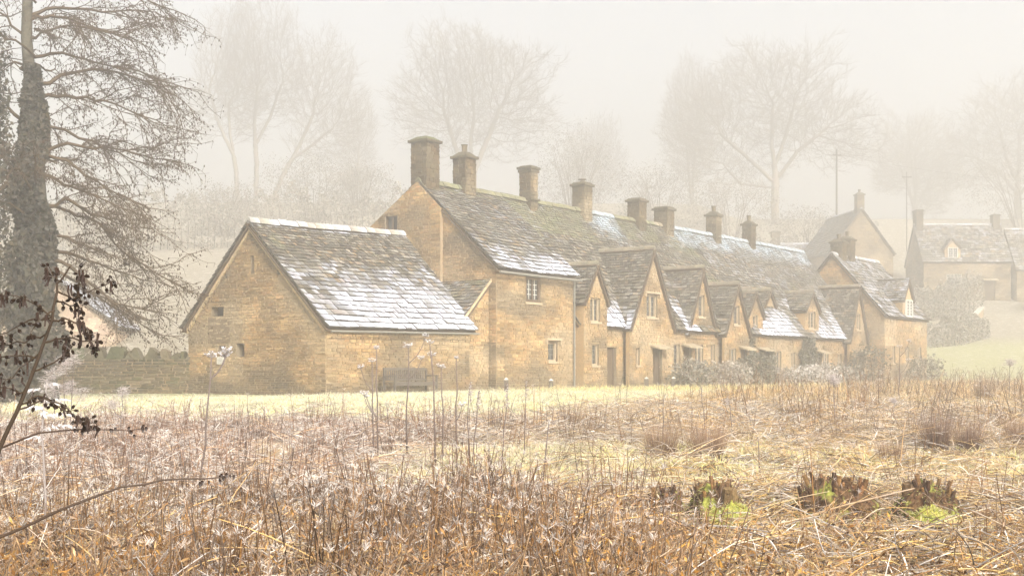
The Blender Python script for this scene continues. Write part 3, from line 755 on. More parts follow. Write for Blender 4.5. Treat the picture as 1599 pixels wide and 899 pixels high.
# ---------------------------------------------------------------- free-standing houses farther off
def house(name, label, frame, w, d, z0, ez, rz, cat='house', chim=(), fwin=(), gwin=(), fdoor=(), frost=lambda P, u, f: .3, seed=3, stones=True, dormers=(), ridge_along_a=True, pal=HONEY):
    """frame(a, b, z): a along the front, b back from it. The ridge runs along a over b = d/2"""
    rng = random.Random(seed); base = frame(w / 2, d / 2, z0 + .2)
    root = thing(name, label, cat, base)
    da = frame(1, 0, 0) - frame(0, 0, 0); db = frame(0, 1, 0) - frame(0, 0, 0); O = frame(0, 0, 0)
    core, st = MB(), []; k = (rz - ez) / (d / 2); mo = tuple(v * .8 for v in pal[0])
    panel(core, st, O, da, -db, [(0, z0), (w, z0), (w, ez), (0, ez)], [q[:4] for q in fwin] + [q[:4] for q in fdoor], rng=rng, hs=(.14, .22), ws=(.25, .6), damp=0, pal=pal, mortar=mo)
    g = [(0, z0), (d, z0), (d, ez), (d / 2, rz), (0, ez)]
    panel(core, st, O, db, -da, g, [q[:4] for q in gwin], rng=rng, hs=(.14, .22), ws=(.25, .6), damp=0, pal=pal, mortar=mo)
    panel(core, st, frame(w, 0, 0), db, da, g, [], rng=rng, hs=(.14, .22), ws=(.25, .6), damp=0, pal=pal, mortar=mo); panel(core, [], frame(0, d, 0), da, db, [(0, z0), (w, z0), (w, ez), (0, ez)], [], rng=rng, mortar=mo)
    wall = core.build('wall', M_MORTAR, root, base=base); emit(st, 'stone', 'stonework', M_STONE, wall, base)
    for q in fwin: window(root, base, O, da, -db, *q[:4], **(q[4] if len(q) > 4 else {}))
    for q in gwin: window(root, base, O, db, -da, *q[:4], **(q[4] if len(q) > 4 else {}))
    for q in fdoor: door(root, base, O, da, -db, *q[:4])
    ov = .25; e0, e1, r0, r1 = frame(-.15, -ov, ez - ov * k + .1), frame(w + .15, -ov, ez - ov * k + .1), frame(-.15, d / 2, rz + .1), frame(w + .15, d / 2, rz + .1)
    b0, b1 = frame(-.15, d + ov, ez - ov * k + .1), frame(w + .15, d + ov, ez - ov * k + .1)
    deck = None
    for P, nm in (((e0, e1, r0, r1), 'roof'), ((b1, b0, r1, r0), 'rear_roof')):
        it = []; tile_slope(it, *P, .36, .22, slate_fn(frost), rng); dk = roof_deck(*P, M_TIMBER, root, base, name=nm); emit(it, 'slate', 'slate_courses', M_TILE, dk, base)
        deck = deck or dk
    ridge_tiles(r0 + DZ * .05, r1 + DZ * .05, deck, base, .8, lambda p, f, r: mixc((.36, .31, .22), FROST, r.uniform(.3, .9)), rng)
    for c in chim: chimney(root, base, c[0], c[1], c[2], c[3], rz - .8, c[4], c[5], rng, frame=frame)
    for (a, hw, zb, zf, za, bb) in dormers:
        m = MB(); p = [frame(a - hw, bb, zb), frame(a + hw, bb, zb), frame(a + hw, bb, zf), frame(a, bb, za), frame(a - hw, bb, zf)]
        tb = lambda z: (z - ez) / k
        m.poly(p, HONEY[2]); m.poly([frame(a - hw, bb, zb), frame(a - hw, tb(zf), zf), frame(a - hw, bb, zf)], HONEY[0]); m.poly([frame(a + hw, bb, zb), frame(a + hw, tb(zf), zf), frame(a + hw, bb, zf)], HONEY[0])
        m.build('dormer_gable', M_STONE, root, base=base)
        for sg in (-1, 1):
            it = []; ee = (frame(a + sg * (hw + .12), bb - .15, zf - .1), frame(a + sg * (hw + .12), tb(zf) + .15, zf - .1), frame(a, bb - .15, za + .06), frame(a, tb(za) + .2, za + .06))
            tile_slope(it, *ee, .24, .16, slate_fn(frost), rng); dk = roof_deck(*ee, M_TIMBER, root, base, name='dormer_roof'); emit(it, 'slate', 'dormer_slates', M_TILE, dk, base)
        window(root, base, frame(0, bb - .12, 0), da, -db, a - hw * .62, a + hw * .62, zb + .1, zf, lights=2, frame=M_PAINT, sill=False, set_back=.02, fw=.06)
    return root

def fr_far(s0, t0): return lambda a, b, z: W(s0 + a, t0 + b, z)
WP = dict(lights=2, frame=M_PAINT); DIM = [(.24, .185, .12), (.20, .155, .10), (.28, .22, .145)]  # far houses' stone darkened, their dim light put into the colour
house('gabled_house', 'taller gabled house closing the far end of the cottage row', fr_far(49.0, -1.5), 8.2, 7.0, .4, 5.35, 9.3,
      chim=[(1.1, 3.5, .8, .8, 10.1, 'pot'), (2.6, 3.5, .8, .8, 10.4, 'pot')], fwin=[(1.4, 1.9, 2.2, 3.3, dict(lights=1)), (3.9, 4.5, 2.2, 3.3, dict(lights=1)), (6.3, 7.0, 2.2, 3.3)], seed=31,
      dormers=[(4.2, 1.0, 5.2, 6.4, 7.8, -.05)])
def fr_ax(x0, y0, ang=0.0):
    c, s = math.cos(math.radians(ang)), math.sin(math.radians(ang))
    return lambda a, b, z: Vector((x0 + a * c - b * s, y0 + a * s + b * c, z))
# a gable end-on to the viewer, up the bank behind the far house: front runs away from us
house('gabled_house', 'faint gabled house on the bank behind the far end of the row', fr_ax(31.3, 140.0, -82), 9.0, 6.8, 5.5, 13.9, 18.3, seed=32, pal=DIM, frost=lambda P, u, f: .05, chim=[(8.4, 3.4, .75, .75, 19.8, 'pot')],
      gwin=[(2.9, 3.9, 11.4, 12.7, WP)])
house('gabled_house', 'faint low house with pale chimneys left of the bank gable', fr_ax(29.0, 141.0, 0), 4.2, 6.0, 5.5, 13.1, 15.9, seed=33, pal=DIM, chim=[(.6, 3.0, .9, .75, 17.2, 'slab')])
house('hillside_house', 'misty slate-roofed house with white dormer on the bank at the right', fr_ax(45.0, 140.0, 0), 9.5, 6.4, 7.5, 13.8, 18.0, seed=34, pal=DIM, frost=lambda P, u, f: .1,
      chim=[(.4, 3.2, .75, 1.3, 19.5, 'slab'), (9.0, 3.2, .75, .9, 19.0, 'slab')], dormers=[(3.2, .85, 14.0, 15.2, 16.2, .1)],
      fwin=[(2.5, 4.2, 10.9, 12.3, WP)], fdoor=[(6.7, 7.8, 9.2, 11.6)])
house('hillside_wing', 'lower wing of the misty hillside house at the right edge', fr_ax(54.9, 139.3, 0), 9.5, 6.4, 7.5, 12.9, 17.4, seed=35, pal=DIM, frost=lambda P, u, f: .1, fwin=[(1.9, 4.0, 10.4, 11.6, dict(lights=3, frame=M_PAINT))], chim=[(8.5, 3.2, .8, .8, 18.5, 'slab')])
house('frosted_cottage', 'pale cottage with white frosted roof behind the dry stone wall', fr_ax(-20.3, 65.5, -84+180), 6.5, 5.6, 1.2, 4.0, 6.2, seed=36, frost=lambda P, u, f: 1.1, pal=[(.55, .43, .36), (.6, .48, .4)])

# ---------------------------------------------------------------- dry stone wall beside the barn
def build_drystone():
    rng = random.Random(8); base = V(-17.5, 47.2, .5)
    root = thing('dry_stone_wall', 'mossy dry stone wall with upright coping stones left of the barn', 'wall', base)
    A, B = V(-11.75, 47.1, 0), V(-24.0, 47.6, 0); d = (B - A).normalized(); n = Vector((d.y, -d.x, 0)); n = n if n.y < 0 else -n
    L = (B - A).length; core, st = MB(), []
    pal = [(.14, .11, .065), (.10, .085, .05), (.18, .14, .085), (.10, .095, .045), (.22, .17, .11)]
    for off, nn in ((0.0, n), (-.45, -n)):
        panel(core, st if off == 0 else [], A + n * off, d, nn, [(0, .3), (L, .3), (L, 2.12), (0, 2.12)], [], hs=(.07, .14), ws=(.2, .55), rng=rng, damp=0, pal=pal, gap=.03, proud=(.02, .09))
    core.poly([A + DZ * 2.1, B + DZ * 2.1, B - n * .45 + DZ * 2.1, A - n * .45 + DZ * 2.1], (.2, .18, .1))
    w = core.build('wall', M_BARK, root, base=base); emit(st, 'stone', 'small_stones', M_DRYSTONE, w, base, 300)
    x = .1
    while x < L:
        wd = rng.uniform(.12, .46); h = rng.choice((.2, .3, .38, .46)) * rng.uniform(.8, 1.15); tl = rng.uniform(-.22, .16)
        p = A + d * x + n * .05 + DZ * 2.11; q = [(0, 0), (wd, 0), (wd + tl, h * rng.uniform(.5, 1)), (wd * rng.uniform(.3, .7) + tl, h * rng.uniform(.95, 1.2)), (tl, h * rng.uniform(.6, 1))]
        vs = [p + d * a + DZ * b for a, b in q]; vs = vs + [v - n * rng.uniform(.42, .52) for v in vs]
        c = jit(rng.choice([(.11, .09, .055), (.085, .08, .04), (.16, .125, .08), (.12, .115, .055)]), .25, rng); k = 5
        piece('coping_stone', M_DRYSTONE, root, base, vs, [(0, 1, 2, 3, 4), (9, 8, 7, 6, 5)] + [(j, j + 5, (j + 1) % 5 + 5, (j + 1) % 5) for j in range(5)], [c] * 7)
        x += wd + rng.uniform(.02, .1)
build_drystone()
# ---------------------------------------------------------------- trees
class Twigs:
    """many thin tapered prisms in one mesh: (p0, p1, r0, r1, rgb, rime)"""
    def __init__(s): s.a, s.b, s.r0, s.r1, s.c = [], [], [], [], []
    def seg(s, a, b, r0, r1, c, al=0.0): s.a.append(tuple(a)); s.b.append(tuple(b)); s.r0.append(r0); s.r1.append(r1); s.c.append((*c, al))
    def line(s, pts, r0, r1, c, al0=0.0, al1=0.0):
        n = len(pts) - 1
        for i in range(n): s.seg(pts[i], pts[i + 1], lerp(r0, r1, i / n), lerp(r0, r1, (i + 1) / n), c, lerp(al0, al1, (i + .5) / n))
    def arrays(s, sides=3):
        a, b = np.array(s.a), np.array(s.b); d = b - a; l = np.linalg.norm(d, axis=1, keepdims=True); d = d / np.maximum(l, 1e-9)
        ref = np.where(np.abs(d[:, 2:3]) < .9, np.array([[0, 0, 1.]]), np.array([[1., 0, 0]])); x = np.cross(d, ref); x /= np.linalg.norm(x, axis=1, keepdims=True); y = np.cross(d, x)
        r0, r1 = np.array(s.r0)[:, None], np.array(s.r1)[:, None]; vs = []
        ov = d * np.minimum(r0 * .6, l * .2)
        for end, r, o in ((a, r0, -ov), (b, r1, ov * .5)):
            for k in range(sides):
                t = 2 * math.pi * k / sides; vs.append(end + o + (x * math.cos(t) + y * math.sin(t)) * r)
        v = np.stack(vs, 1); n = len(a); base = (np.arange(n) * 2 * sides)[:, None]
        f = np.concatenate([base + np.array([[k, (k + 1) % sides, sides + (k + 1) % sides, sides + k]]) for k in range(sides)], 0)
        c = np.repeat(np.array(s.c), 2 * sides, axis=0)
        return v.reshape(-1, 3), f, c
    def mesh(s, name, mat, base=None, sides=3):
        v, f, c = s.arrays(sides); return raw_mesh(name, v, f, c, mat, base)

def grow_tree(seed, trunk, clouds, step=.55, infl=3.5, kill=1.1, n=1500, iters=90, trop=.12, tip=.011, twig=.9, ntw=4, col=(.23, .20, .165), power=2.05, rmin=.0):
    """bare crown grown towards points scattered in the given ellipsoids: [(cx,cy,cz,rx,ry,rz,weight)]; returns (trunk mesh, crown mesh) data"""
    rng = random.Random(seed); nr = np.random.default_rng(seed)
    nodes, par = [], []
    for path in trunk:                                   # polylines, the first point of later ones joins the nearest node
        pts = [Vector(p) for p in path]; fine = [pts[0]]
        for a, b in zip(pts, pts[1:]):
            k = max(1, int((b - a).length / step)); fine += [lerp(a, b, (i + 1) / k) + V(rng.uniform(-1, 1), rng.uniform(-1, 1), 0) * .04 for i in range(k)]
        if not nodes: prev = -1
        else: prev = min(range(len(nodes)), key=lambda i: (nodes[i] - fine[0]).length); fine = fine[1:]
        for p in fine: nodes.append(p); par.append(prev); prev = len(nodes) - 1
    att = []
    wt = sum(c[6] for c in clouds)
    for c in clouds:
        m = int(n * c[6] / wt); d = nr.normal(size=(m, 3)); d /= np.linalg.norm(d, axis=1, keepdims=True); r = nr.random((m, 1)) ** .5 * np.array([[max(.45, 1.0 + .55 * nz(q[0] * 1.7 + seed, q[1] * 1.7, q[2] * 1.7) + .35 * nz(q[0] * 4 + seed, q[1] * 4, q[2] * 4))] for q in d])
        att += [Vector(p) for p in (d * r * np.array(c[3:6]) + np.array(c[:3]))]
    for it in range(iters):
        if not att: break
        kd = kdtree.KDTree(len(nodes))
        for i, p in enumerate(nodes): kd.insert(p, i)
        kd.balance(); acc = {}
        for a in att:
            co, i, dist = kd.find(a)
            if dist < infl:
                acc.setdefault(i, Vector()); acc[i] += (a - co) / max(dist, 1e-6)
        if not acc: break
        new = []
        for i, d in acc.items():
            if d.length < 1e-6: continue
            d = d.normalized() + V(rng.gauss(0, .24), rng.gauss(0, .24), rng.gauss(0, .2) + trop)
            p = nodes[i] + d.normalized() * step; nodes.append(p); par.append(i); new.append(p)
        k2 = kdtree.KDTree(len(new))
        for i, p in enumerate(new): k2.insert(p, i)
        k2.balance(); att = [a for a in att if k2.find(a)[2] > kill]
    N = len(nodes); ch = [0] * N; s = [0.0] * N
    for i in range(N - 1, -1, -1):
        if ch[i] == 0: s[i] = tip ** power
        if par[i] >= 0: s[par[i]] += s[i] + (.0) ; ch[par[i]] += 1
    rad = [max(x ** (1 / power), rmin) for x in s]
    tw, tk = Twigs(), Twigs()
    for i in range(N):
        if par[i] < 0: continue
        p = par[i]; r0 = min(rad[p], rad[i] * 1.25); c = jit(col, .12, rng)
        (tk if rad[i] > .10 else tw).seg(nodes[p], nodes[i], r0, rad[i], c)
    for i in range(N):
        if rad[i] > tip * 2.6 or par[i] < 0: continue
        d0 = (nodes[i] - nodes[par[i]]).normalized()
        for k in range(ntw if ch[i] == 0 else max(1, ntw - 1)):
            L = twig * rng.uniform(.5, 1.9); d = (d0 * 1.3 + V(rng.gauss(0, .5), rng.gauss(0, .5), rng.gauss(.3, .35))).normalized(); p = nodes[i]
            q = p + d * L * .5; d2 = (d + V(rng.gauss(0, .3), rng.gauss(0, .3), .2)).normalized(); e = q + d2 * L * .5
            tw.seg(p, q, tip * .7, tip * .55, col); tw.seg(q, e, tip * .55, tip * .3, col)
            d3 = (d + V(rng.gauss(0, .6), rng.gauss(0, .6), .25)).normalized(); tw.seg(q, q + d3 * L * .42, tip * .5, tip * .3, col)
    return tk, tw

def plant_tree(name, label, loc, tk, tw, group=None, cat='tree', sides=7):
    root = thing(name, label, cat, loc, group); root.scale = (1.35, 1.35, 1.35)
    me1 = tk.mesh('trunk', M_TWIG, None, sides); me2 = tw.mesh('crown', M_TWIG, None, 3)
    link('trunk', me1, root); link('crown', me2, root)
    return root
def copy_tree(src, name, label, loc, rotz, sc, group=None):
    r = src.copy(); COL.objects.link(r); r.name = name; r.location = loc; r.rotation_euler = (0, 0, rotz); r.scale = (sc[0], sc[1], sc[2]); r['label'] = label
    if group: r['group'] = group
    for c in src.children:
        k = c.copy(); COL.objects.link(k); k.parent = r
    return r
def at_ground(x, y, dz=0.0): return V(x, y, gz(x, y) + dz)

FARCOL = (.12, .10, .08)
TG = 'bare trees on the misty hillside'
# three slender trees close together behind the barn
tk, tw = grow_tree(101, [[(0, 0, -.3), (-.1, 0, 3), (-.8, .2, 7), (-.9, 0, 10)], [(-.3, 0, 4.5), (-2.0, .3, 8), (-2.8, 0, 11)]],
                   [(-.8, 0, 13.8, 3.4, 3.2, 5.6, 1.0), (-2.9, .3, 11, 2.0, 2.2, 4.2, .35), (1.4, 0, 10, 1.6, 2.0, 3.5, .3)], n=5200, tip=.0145, step=.4, kill=.6, twig=.9, trop=.3)
plant_tree('bare_tree', 'slender bare tree, leftmost of three behind the barn ridge', at_ground(-37.7, 176), tk, tw, TG)
tk, tw = grow_tree(102, [[(0, 0, -.3), (.1, 0, 4), (-.2, .2, 8), (.2, 0, 12)], [(.0, 0, 6), (1.5, .3, 9), (2.6, 0, 12)]],
                   [(.9, 0, 14.6, 4.0, 3.6, 5.6, 1.0), (-1.6, .3, 12, 2.4, 2.2, 4.8, .4), (3.2, 0, 12.5, 2.2, 2.2, 4.2, .35)], n=6000, tip=.0145, step=.4, kill=.6, twig=.9, trop=.3)
plant_tree('bare_tree', 'straight bare tree, middle of three behind the barn ridge', at_ground(-35.4, 177), tk, tw, TG)
tk, tw = grow_tree(103, [[(0, 0, -.3), (1.2, 0, 2.6), (2.9, .2, 5.8), (4.4, 0, 9.0)], [(2.0, 0, 4.2), (4.4, .2, 6.0), (6.2, 0, 7.4)]],
                   [(5.0, 0, 11.2, 3.6, 3.4, 5.0, 1.0), (6.6, 0, 8.2, 2.7, 2.4, 3.4, .5), (4.6, 0, 5.5, 3.0, 2, 1.6, .25)], n=5200, tip=.0145, step=.4, kill=.6, twig=.9, trop=.2)
leaner = plant_tree('bare_tree', 'bare tree leaning right, beside two upright ones behind the barn', at_ground(-32.8, 174), tk, tw, TG)
# round crowned tree behind the first chimneys
tk, tw = grow_tree(104, [[(0, 0, -.3), (.2, 0, 3), (1.6, .2, 6.6), (2.8, 0, 9.5)], [(.1, 0, 1.2), (-1.4, 0, 4.5), (-2.6, .2, 8.5)], [(.15, 0, 2.4), (-.2, .6, 6), (.2, .4, 9)]],
                   [(0, 0, 10.6, 8.2, 6.0, 6.2, 1.0), (0, 0, 13, 6.5, 5, 4.0, .5), (-5, 0, 8.5, 3.4, 3, 3.0, .2), (5, 0, 8.5, 3.4, 3, 3.0, .2)], n=7500, tip=.0145, step=.4, kill=.6, twig=.9, trop=.15)
rounder = plant_tree('bare_tree', 'round-crowned bare tree behind the first two chimneys', at_ground(-5.4, 174), tk, tw, TG)
# the stout tree behind the far chimneys
tk, tw = grow_tree(105, [[(0, 0, -.5), (0, 0, 5), (-.3, .2, 8), (-.2, 0, 12)], [(.2, 0, 4.5), (2.2, 0, 7.2), (5.0, .2, 9.4)], [(-.1, 0, 4.2), (-2.6, 0, 6.5), (-5.4, .2, 9)], [(.1, .2, 6), (1.2, .4, 9), (2.0, .2, 12)], [(0, 0, 3.6), (-3.4, 0, 4.0), (-5.2, 0, 6.0)]],
                   [(0, 0, 12.2, 7.6, 5.6, 6.4, 1.0), (6.0, 0, 9.6, 4.6, 3.6, 3.6, .4), (-6.4, 0, 9.6, 3.6, 3.4, 4.2, .35), (-4.8, 0, 5.5, 3.4, 2.5, 1.8, .15), (7.4, 0, 7.0, 3.0, 2.5, 1.2, .12)], n=9000, tip=.0145, step=.4, kill=.6, twig=.9, trop=.12)
stout = plant_tree('bare_tree', 'stout wide-spreading bare tree behind the far chimneys', at_ground(35.1, 171), tk, tw, TG)
copy_tree(rounder, 'bare_tree', 'fainter bare tree just left of the stout spreading one', at_ground(28.1, 200), 1.1, (0.84, 0.84, 1.42), TG)
copy_tree(stout, 'bare_tree', 'large faded tree at the right edge, above the hillside house', at_ground(81.0, 205), 2.1, (1.55, 1.55, 1.35), TG)
copy_tree(stout, 'bare_tree', 'barely visible tree right of the telegraph pole', at_ground(72.9, 232), 4.0, (1.22, 1.22, 1.28), TG)
copy_tree(leaner, 'bare_tree', 'ghostly narrow tree in the fog left of the round-crowned tree', at_ground(-23.6, 205), 1.9, (1.08, 1.08, 1.28), TG)
copy_tree(rounder, 'bare_tree', 'ghostly tree between round-crowned and stout trees', at_ground(14.2, 223), 2.6, (0.74, 0.74, 1.08), TG)

# ---------------------------------------------------------------- leafy and twiggy shrubs
def leaf_blob(seed, n, rx, ry, rz, size, cols, rime=(0, .4), gap=.35, zmin=0.0, sparse=.55):
    """leaves spread through the outer part of an uneven volume standing on z = 0"""
    nr = np.random.default_rng(seed); d = nr.normal(size=(n, 3)); d /= np.linalg.norm(d, axis=1, keepdims=True)
    f = 1 + gap * np.array([nz(p[0] * 2.1 + seed, p[1] * 2.1, p[2] * 2.1) + .5 * nz(p[0] * 5 + seed, p[1] * 5, p[2] * 5) for p in d])
    r = (sparse + (1 - sparse) * nr.random(n) ** .6) * f
    p = d * r[:, None] * np.array([rx, ry, rz]); p[:, 2] += rz * .95; p = p[p[:, 2] > zmin]; n = len(p)
    u = nr.normal(size=(n, 3)); u /= np.linalg.norm(u, axis=1, keepdims=True); w = np.cross(u, nr.normal(size=(n, 3))); w /= np.linalg.norm(w, axis=1, keepdims=True)
    s = size * nr.uniform(.6, 1.4, (n, 1)); v = np.stack([p - u * s, p + w * s * .55, p + u * s, p - w * s * .55], 1).reshape(-1, 3)
    fa = np.arange(n * 4).reshape(n, 4); cc = np.array(cols)[nr.integers(0, len(cols), n)] * nr.uniform(.7, 1.3, (n, 1))
    c = np.concatenate([cc, nr.uniform(*rime, (n, 1))], 1); c = np.repeat(c, 4, 0)
    return v, fa, c
def stems(seed, n, h, spread, r=.02, col=(.12, .09, .06)):
    rng = random.Random(seed); t = Twigs()
    for i in range(n):
        a = rng.uniform(0, 6.28); l = rng.uniform(.4, 1.0); p0 = V(math.cos(a), math.sin(a), 0) * spread * .15
        p1 = p0 + V(math.cos(a) * spread * .35 * l, math.sin(a) * spread * .35 * l, h * .5); p2 = V(math.cos(a + rng.gauss(0, .3)) * spread * l, math.sin(a + rng.gauss(0, .3)) * spread * l, h * rng.uniform(.75, 1.0))
        t.line([p0 - DZ * .1, p1, p2], r, r * .35, col)
        for k in range(5):
            q = lerp(p1, p2, rng.random()); t.seg(q, q + V(rng.gauss(0, .25), rng.gauss(0, .25), rng.uniform(.1, .4)) * spread * .8, r * .4, r * .15, col, .2)
    return t
def shrub(name, label, loc, seed, n, rx, ry, rz, size, cols, rime=(0, .4), gap=.35, group=None, cat='shrub', ns=14, r=.02):
    root = thing(name, label, cat, loc, group)
    v, f, c = leaf_blob(seed, n, rx, ry, rz, size, cols, rime, gap)
    link('foliage', raw_mesh('foliage', v, f, c, M_LEAF), root)
    link('stems', stems(seed, ns, rz * 1.7, (rx + ry) * .45, r).mesh('stems', M_TWIG, None, 4), root)
    return root
DKG = [(.07, .075, .035), (.09, .085, .045), (.06, .06, .03), (.11, .09, .05)]
TAN = [(.20, .15, .10), (.16, .12, .08), (.24, .18, .12), (.14, .13, .08)]
HG = 'shrubs on the misty bank'
for i, (x, y, rx, rz, lab) in enumerate([
        (-17.5, 112, 4.6, 3.2, 'dense dim thicket under the leaning tree'), (-14.0, 118, 3.0, 2.6, 'low thicket right of the leaning tree, behind the barn roof'),
        (-22.5, 100, 3.5, 2.2, 'dim thicket at the foot of the three slender trees'), (5.8, 118, 3.6, 4.6, 'tall rounded thicket behind the fourth chimney'),
        (14.0, 122, 5.0, 3.0, 'broad thicket between the far chimneys'), (20.5, 120, 4.5, 3.2, 'thicket at the left foot of the stout tree'),
        (28.0, 121, 3.6, 2.4, 'thicket at the right foot of the stout tree'), (33.5, 122, 1.5, 1.6, 'small bush beside the telegraph pole'), (52.0, 130, 6.5, 4.6, 'great dim thicket above the hillside house')]):
    x, y, rx, rz = x * 1.3, y * 1.3, rx * 1.3, rz * 1.3
    shrub('thicket', lab, at_ground(x, y, -.3), 200 + i, 9000, rx, rx * .7, rz, .085, DKG + TAN, (0, .35), .7, HG, 'thicket', 16, .06)

# clipped hedges below the hillside house
def hedge(label, pts, w, h, seed, cols=DKG, n=5200):
    base = at_ground(*pts[0]); root = thing('hedge', label, 'hedge', base); nr = np.random.default_rng(seed); V0 = []
    P = np.array(pts, float); L = np.linalg.norm(np.diff(P, axis=0), axis=1); cum = np.concatenate([[0], np.cumsum(L)]); s = nr.random(n) * cum[-1]
    x = np.interp(s, cum, P[:, 0]); y = np.interp(s, cum, P[:, 1]); dx = np.interp(s + .2, cum, P[:, 0]) - x; dy = np.interp(s + .2, cum, P[:, 1]) - y; l = np.hypot(dx, dy) + 1e-6
    a = nr.uniform(-1, 1, n); b = nr.random(n); edge = nr.random(n); b = np.where(edge < .35, .9 + .1 * nr.random(n), b); a = np.where((edge > .35) & (edge < .9), np.sign(a) * (.85 + .15 * nr.random(n)), a)
    a *= (1 - .25 * b ** 4); wob = 1 + .16 * np.sin(s * 1.9 + seed) + .12 * np.sin(s * 4.3) + .2 * np.sin(s * .53 + seed) + nr.normal(0, .06, n)
    px, py = x - dy / l * a * w / 2, y + dx / l * a * w / 2; pz = ground_z(px, py) + b * h * wob
    p = np.stack([px, py, pz], 1); u = nr.normal(size=(n, 3)); u /= np.linalg.norm(u, axis=1, keepdims=True); q = np.cross(u, nr.normal(size=(n, 3))); q /= np.linalg.norm(q, axis=1, keepdims=True)
    z = .10 * nr.uniform(.5, 1.5, (n, 1)); v = np.stack([p - u * z, p + q * z * .6, p + u * z, p - q * z * .6], 1).reshape(-1, 3)
    cc = np.array(cols)[nr.integers(0, len(cols), n)] * nr.uniform(.7, 1.3, (n, 1)); c = np.repeat(np.concatenate([cc, nr.uniform(.05, .45, (n, 1))], 1), 4, 0)
    link('foliage', raw_mesh('foliage', v, np.arange(n * 4).reshape(n, 4), c, M_LEAF, base), root)
    t = Twigs(); k = int(cum[-1] / .6)
    for i in range(k):
        ss = cum[-1] * (i + .5) / k; xx, yy = np.interp(ss, cum, P[:, 0]), np.interp(ss, cum, P[:, 1]); zz = gz(xx, yy)
        t.line([V(xx, yy, zz - .1) - base, V(xx + .1, yy, zz + h * .5) - base, V(xx - .1, yy + .1, zz + h * .85) - base], .05, .02, (.1, .08, .06))
    link('stems', t.mesh('stems', M_TWIG, None, 4), root)
hedge('long ragged hedgerow along the bank behind the cottage roofs', [(-46, 112), (-30, 118), (-12, 124), (4, 128), (18, 131), (30, 133)], 3.4, 4.2, 44, TAN + DKG, 42000)
hedge('tall dim hedge below the hillside house', [(39.8, 129.5), (43.1, 130.5), (48.1, 133)], 2.6, 3.0, 41, DKG + TAN, 9000)
hedge('low dark hedge at the foot of the right-hand lawn', [(34.5, 112), (39, 114), (43.5, 119)], 2.0, 1.9, 42, DKG + TAN, 9000)
hedge('rounded hedge in front of the hillside wing at the right edge', [(54.4, 132.5), (58.8, 132)], 3.0, 3.2, 43, DKG + TAN, 6000)

# garden wall running up the lawn
def build_garden_wall():
    base = at_ground(41.0, 118.0); root = thing('garden_wall', 'low stone garden wall with pale coping climbing the right-hand lawn', 'wall', base); rng = random.Random(6)
    A, B = (41.5, 119.0), (48.2, 131.5); n = 12
    m = MB()
    for i in range(n):
        f0, f1 = i / n, (i + 1) / n; p, q = V(lerp(A[0], B[0], f0), lerp(A[1], B[1], f0), 0), V(lerp(A[0], B[0], f1), lerp(A[1], B[1], f1), 0)
        d = (q - p).normalized(); s = V(d.y, -d.x, 0) * .22; zp, zq = gz(p.x, p.y), gz(q.x, q.y)
        lo = [p - s, q - s, q + s, p + s]; zs = [zp, zq, zq, zp]
        m.solid([v + DZ * (z - .3) for v, z in zip(lo, zs)] + [v + DZ * (z + .75) for v, z in zip(lo, zs)], [(4, 5, 6, 7), (0, 1, 5, 4), (1, 2, 6, 5), (2, 3, 7, 6), (3, 0, 4, 7)], [jit(HONEY[5], .15, rng)] * 5)
        s2 = s * 1.25; lo = [p - s2 + d * .02, q - s2 - d * .02, q + s2 - d * .02, p + s2 + d * .02]; vs = [v + DZ * (z + .753) for v, z in zip(lo, zs)] + [v + DZ * (z + .9) for v, z in zip(lo, zs)]
        piece('coping_stone', M_STONE, root, base, vs, [(3, 2, 1, 0), (4, 5, 6, 7), (0, 1, 5, 4), (1, 2, 6, 5), (2, 3, 7, 6), (3, 0, 4, 7)], [jit((.66, .62, .55), .08, rng)] * 6)
    m.build('wall', M_STONE, root, base=base)
build_garden_wall()

# shrubs and creepers along the cottage fronts
CG = 'shrubs along the cottage fronts'
for i, (s, t, rx, ry, rz, cols, rime, lab) in enumerate([
        (21.6, -2.3, 1.1, .9, .75, TAN + DKG, (0, .4), 'bushy dead shrub before the largest front gable'),
        (25.0, -2.4, 1.2, .9, .72, TAN, (.1, .5), 'brown shrub before the door left of the steep slated gable'),
        (28.3, -2.3, 1.0, .9, .95, DKG, (0, .2), 'rounded dark evergreen before the cottage windows'),
        (31.4, -1.8, 1.2, .8, .6, TAN, (.1, .5), 'low brown shrub before the narrow steep gable'),
        (34.6, -2.6, 1.5, 1., .62, TAN, (.3, .8), 'frosted low shrub before the dormered cottage'),
        (37.6, -2.6, 1.4, 1., .7, DKG + TAN, (.1, .5), 'mixed shrub right of the frosted low one'),
        (45.8, -1.6, 1.3, 1., 1.35, DKG, (0, .15), 'tall dark evergreen before the last low cottage'),
        (51.0, -3.4, 1.3, 1., 1.0, DKG + TAN, (0, .3), 'dim shrub before the far gabled house')]):
    p = W(s, t, 0); shrub('garden_shrub', lab, at_ground(p.x, p.y, -.05), 300 + i, 1500, rx, ry, rz, .075, cols, rime, .4, CG, 'shrub', 16, .015)
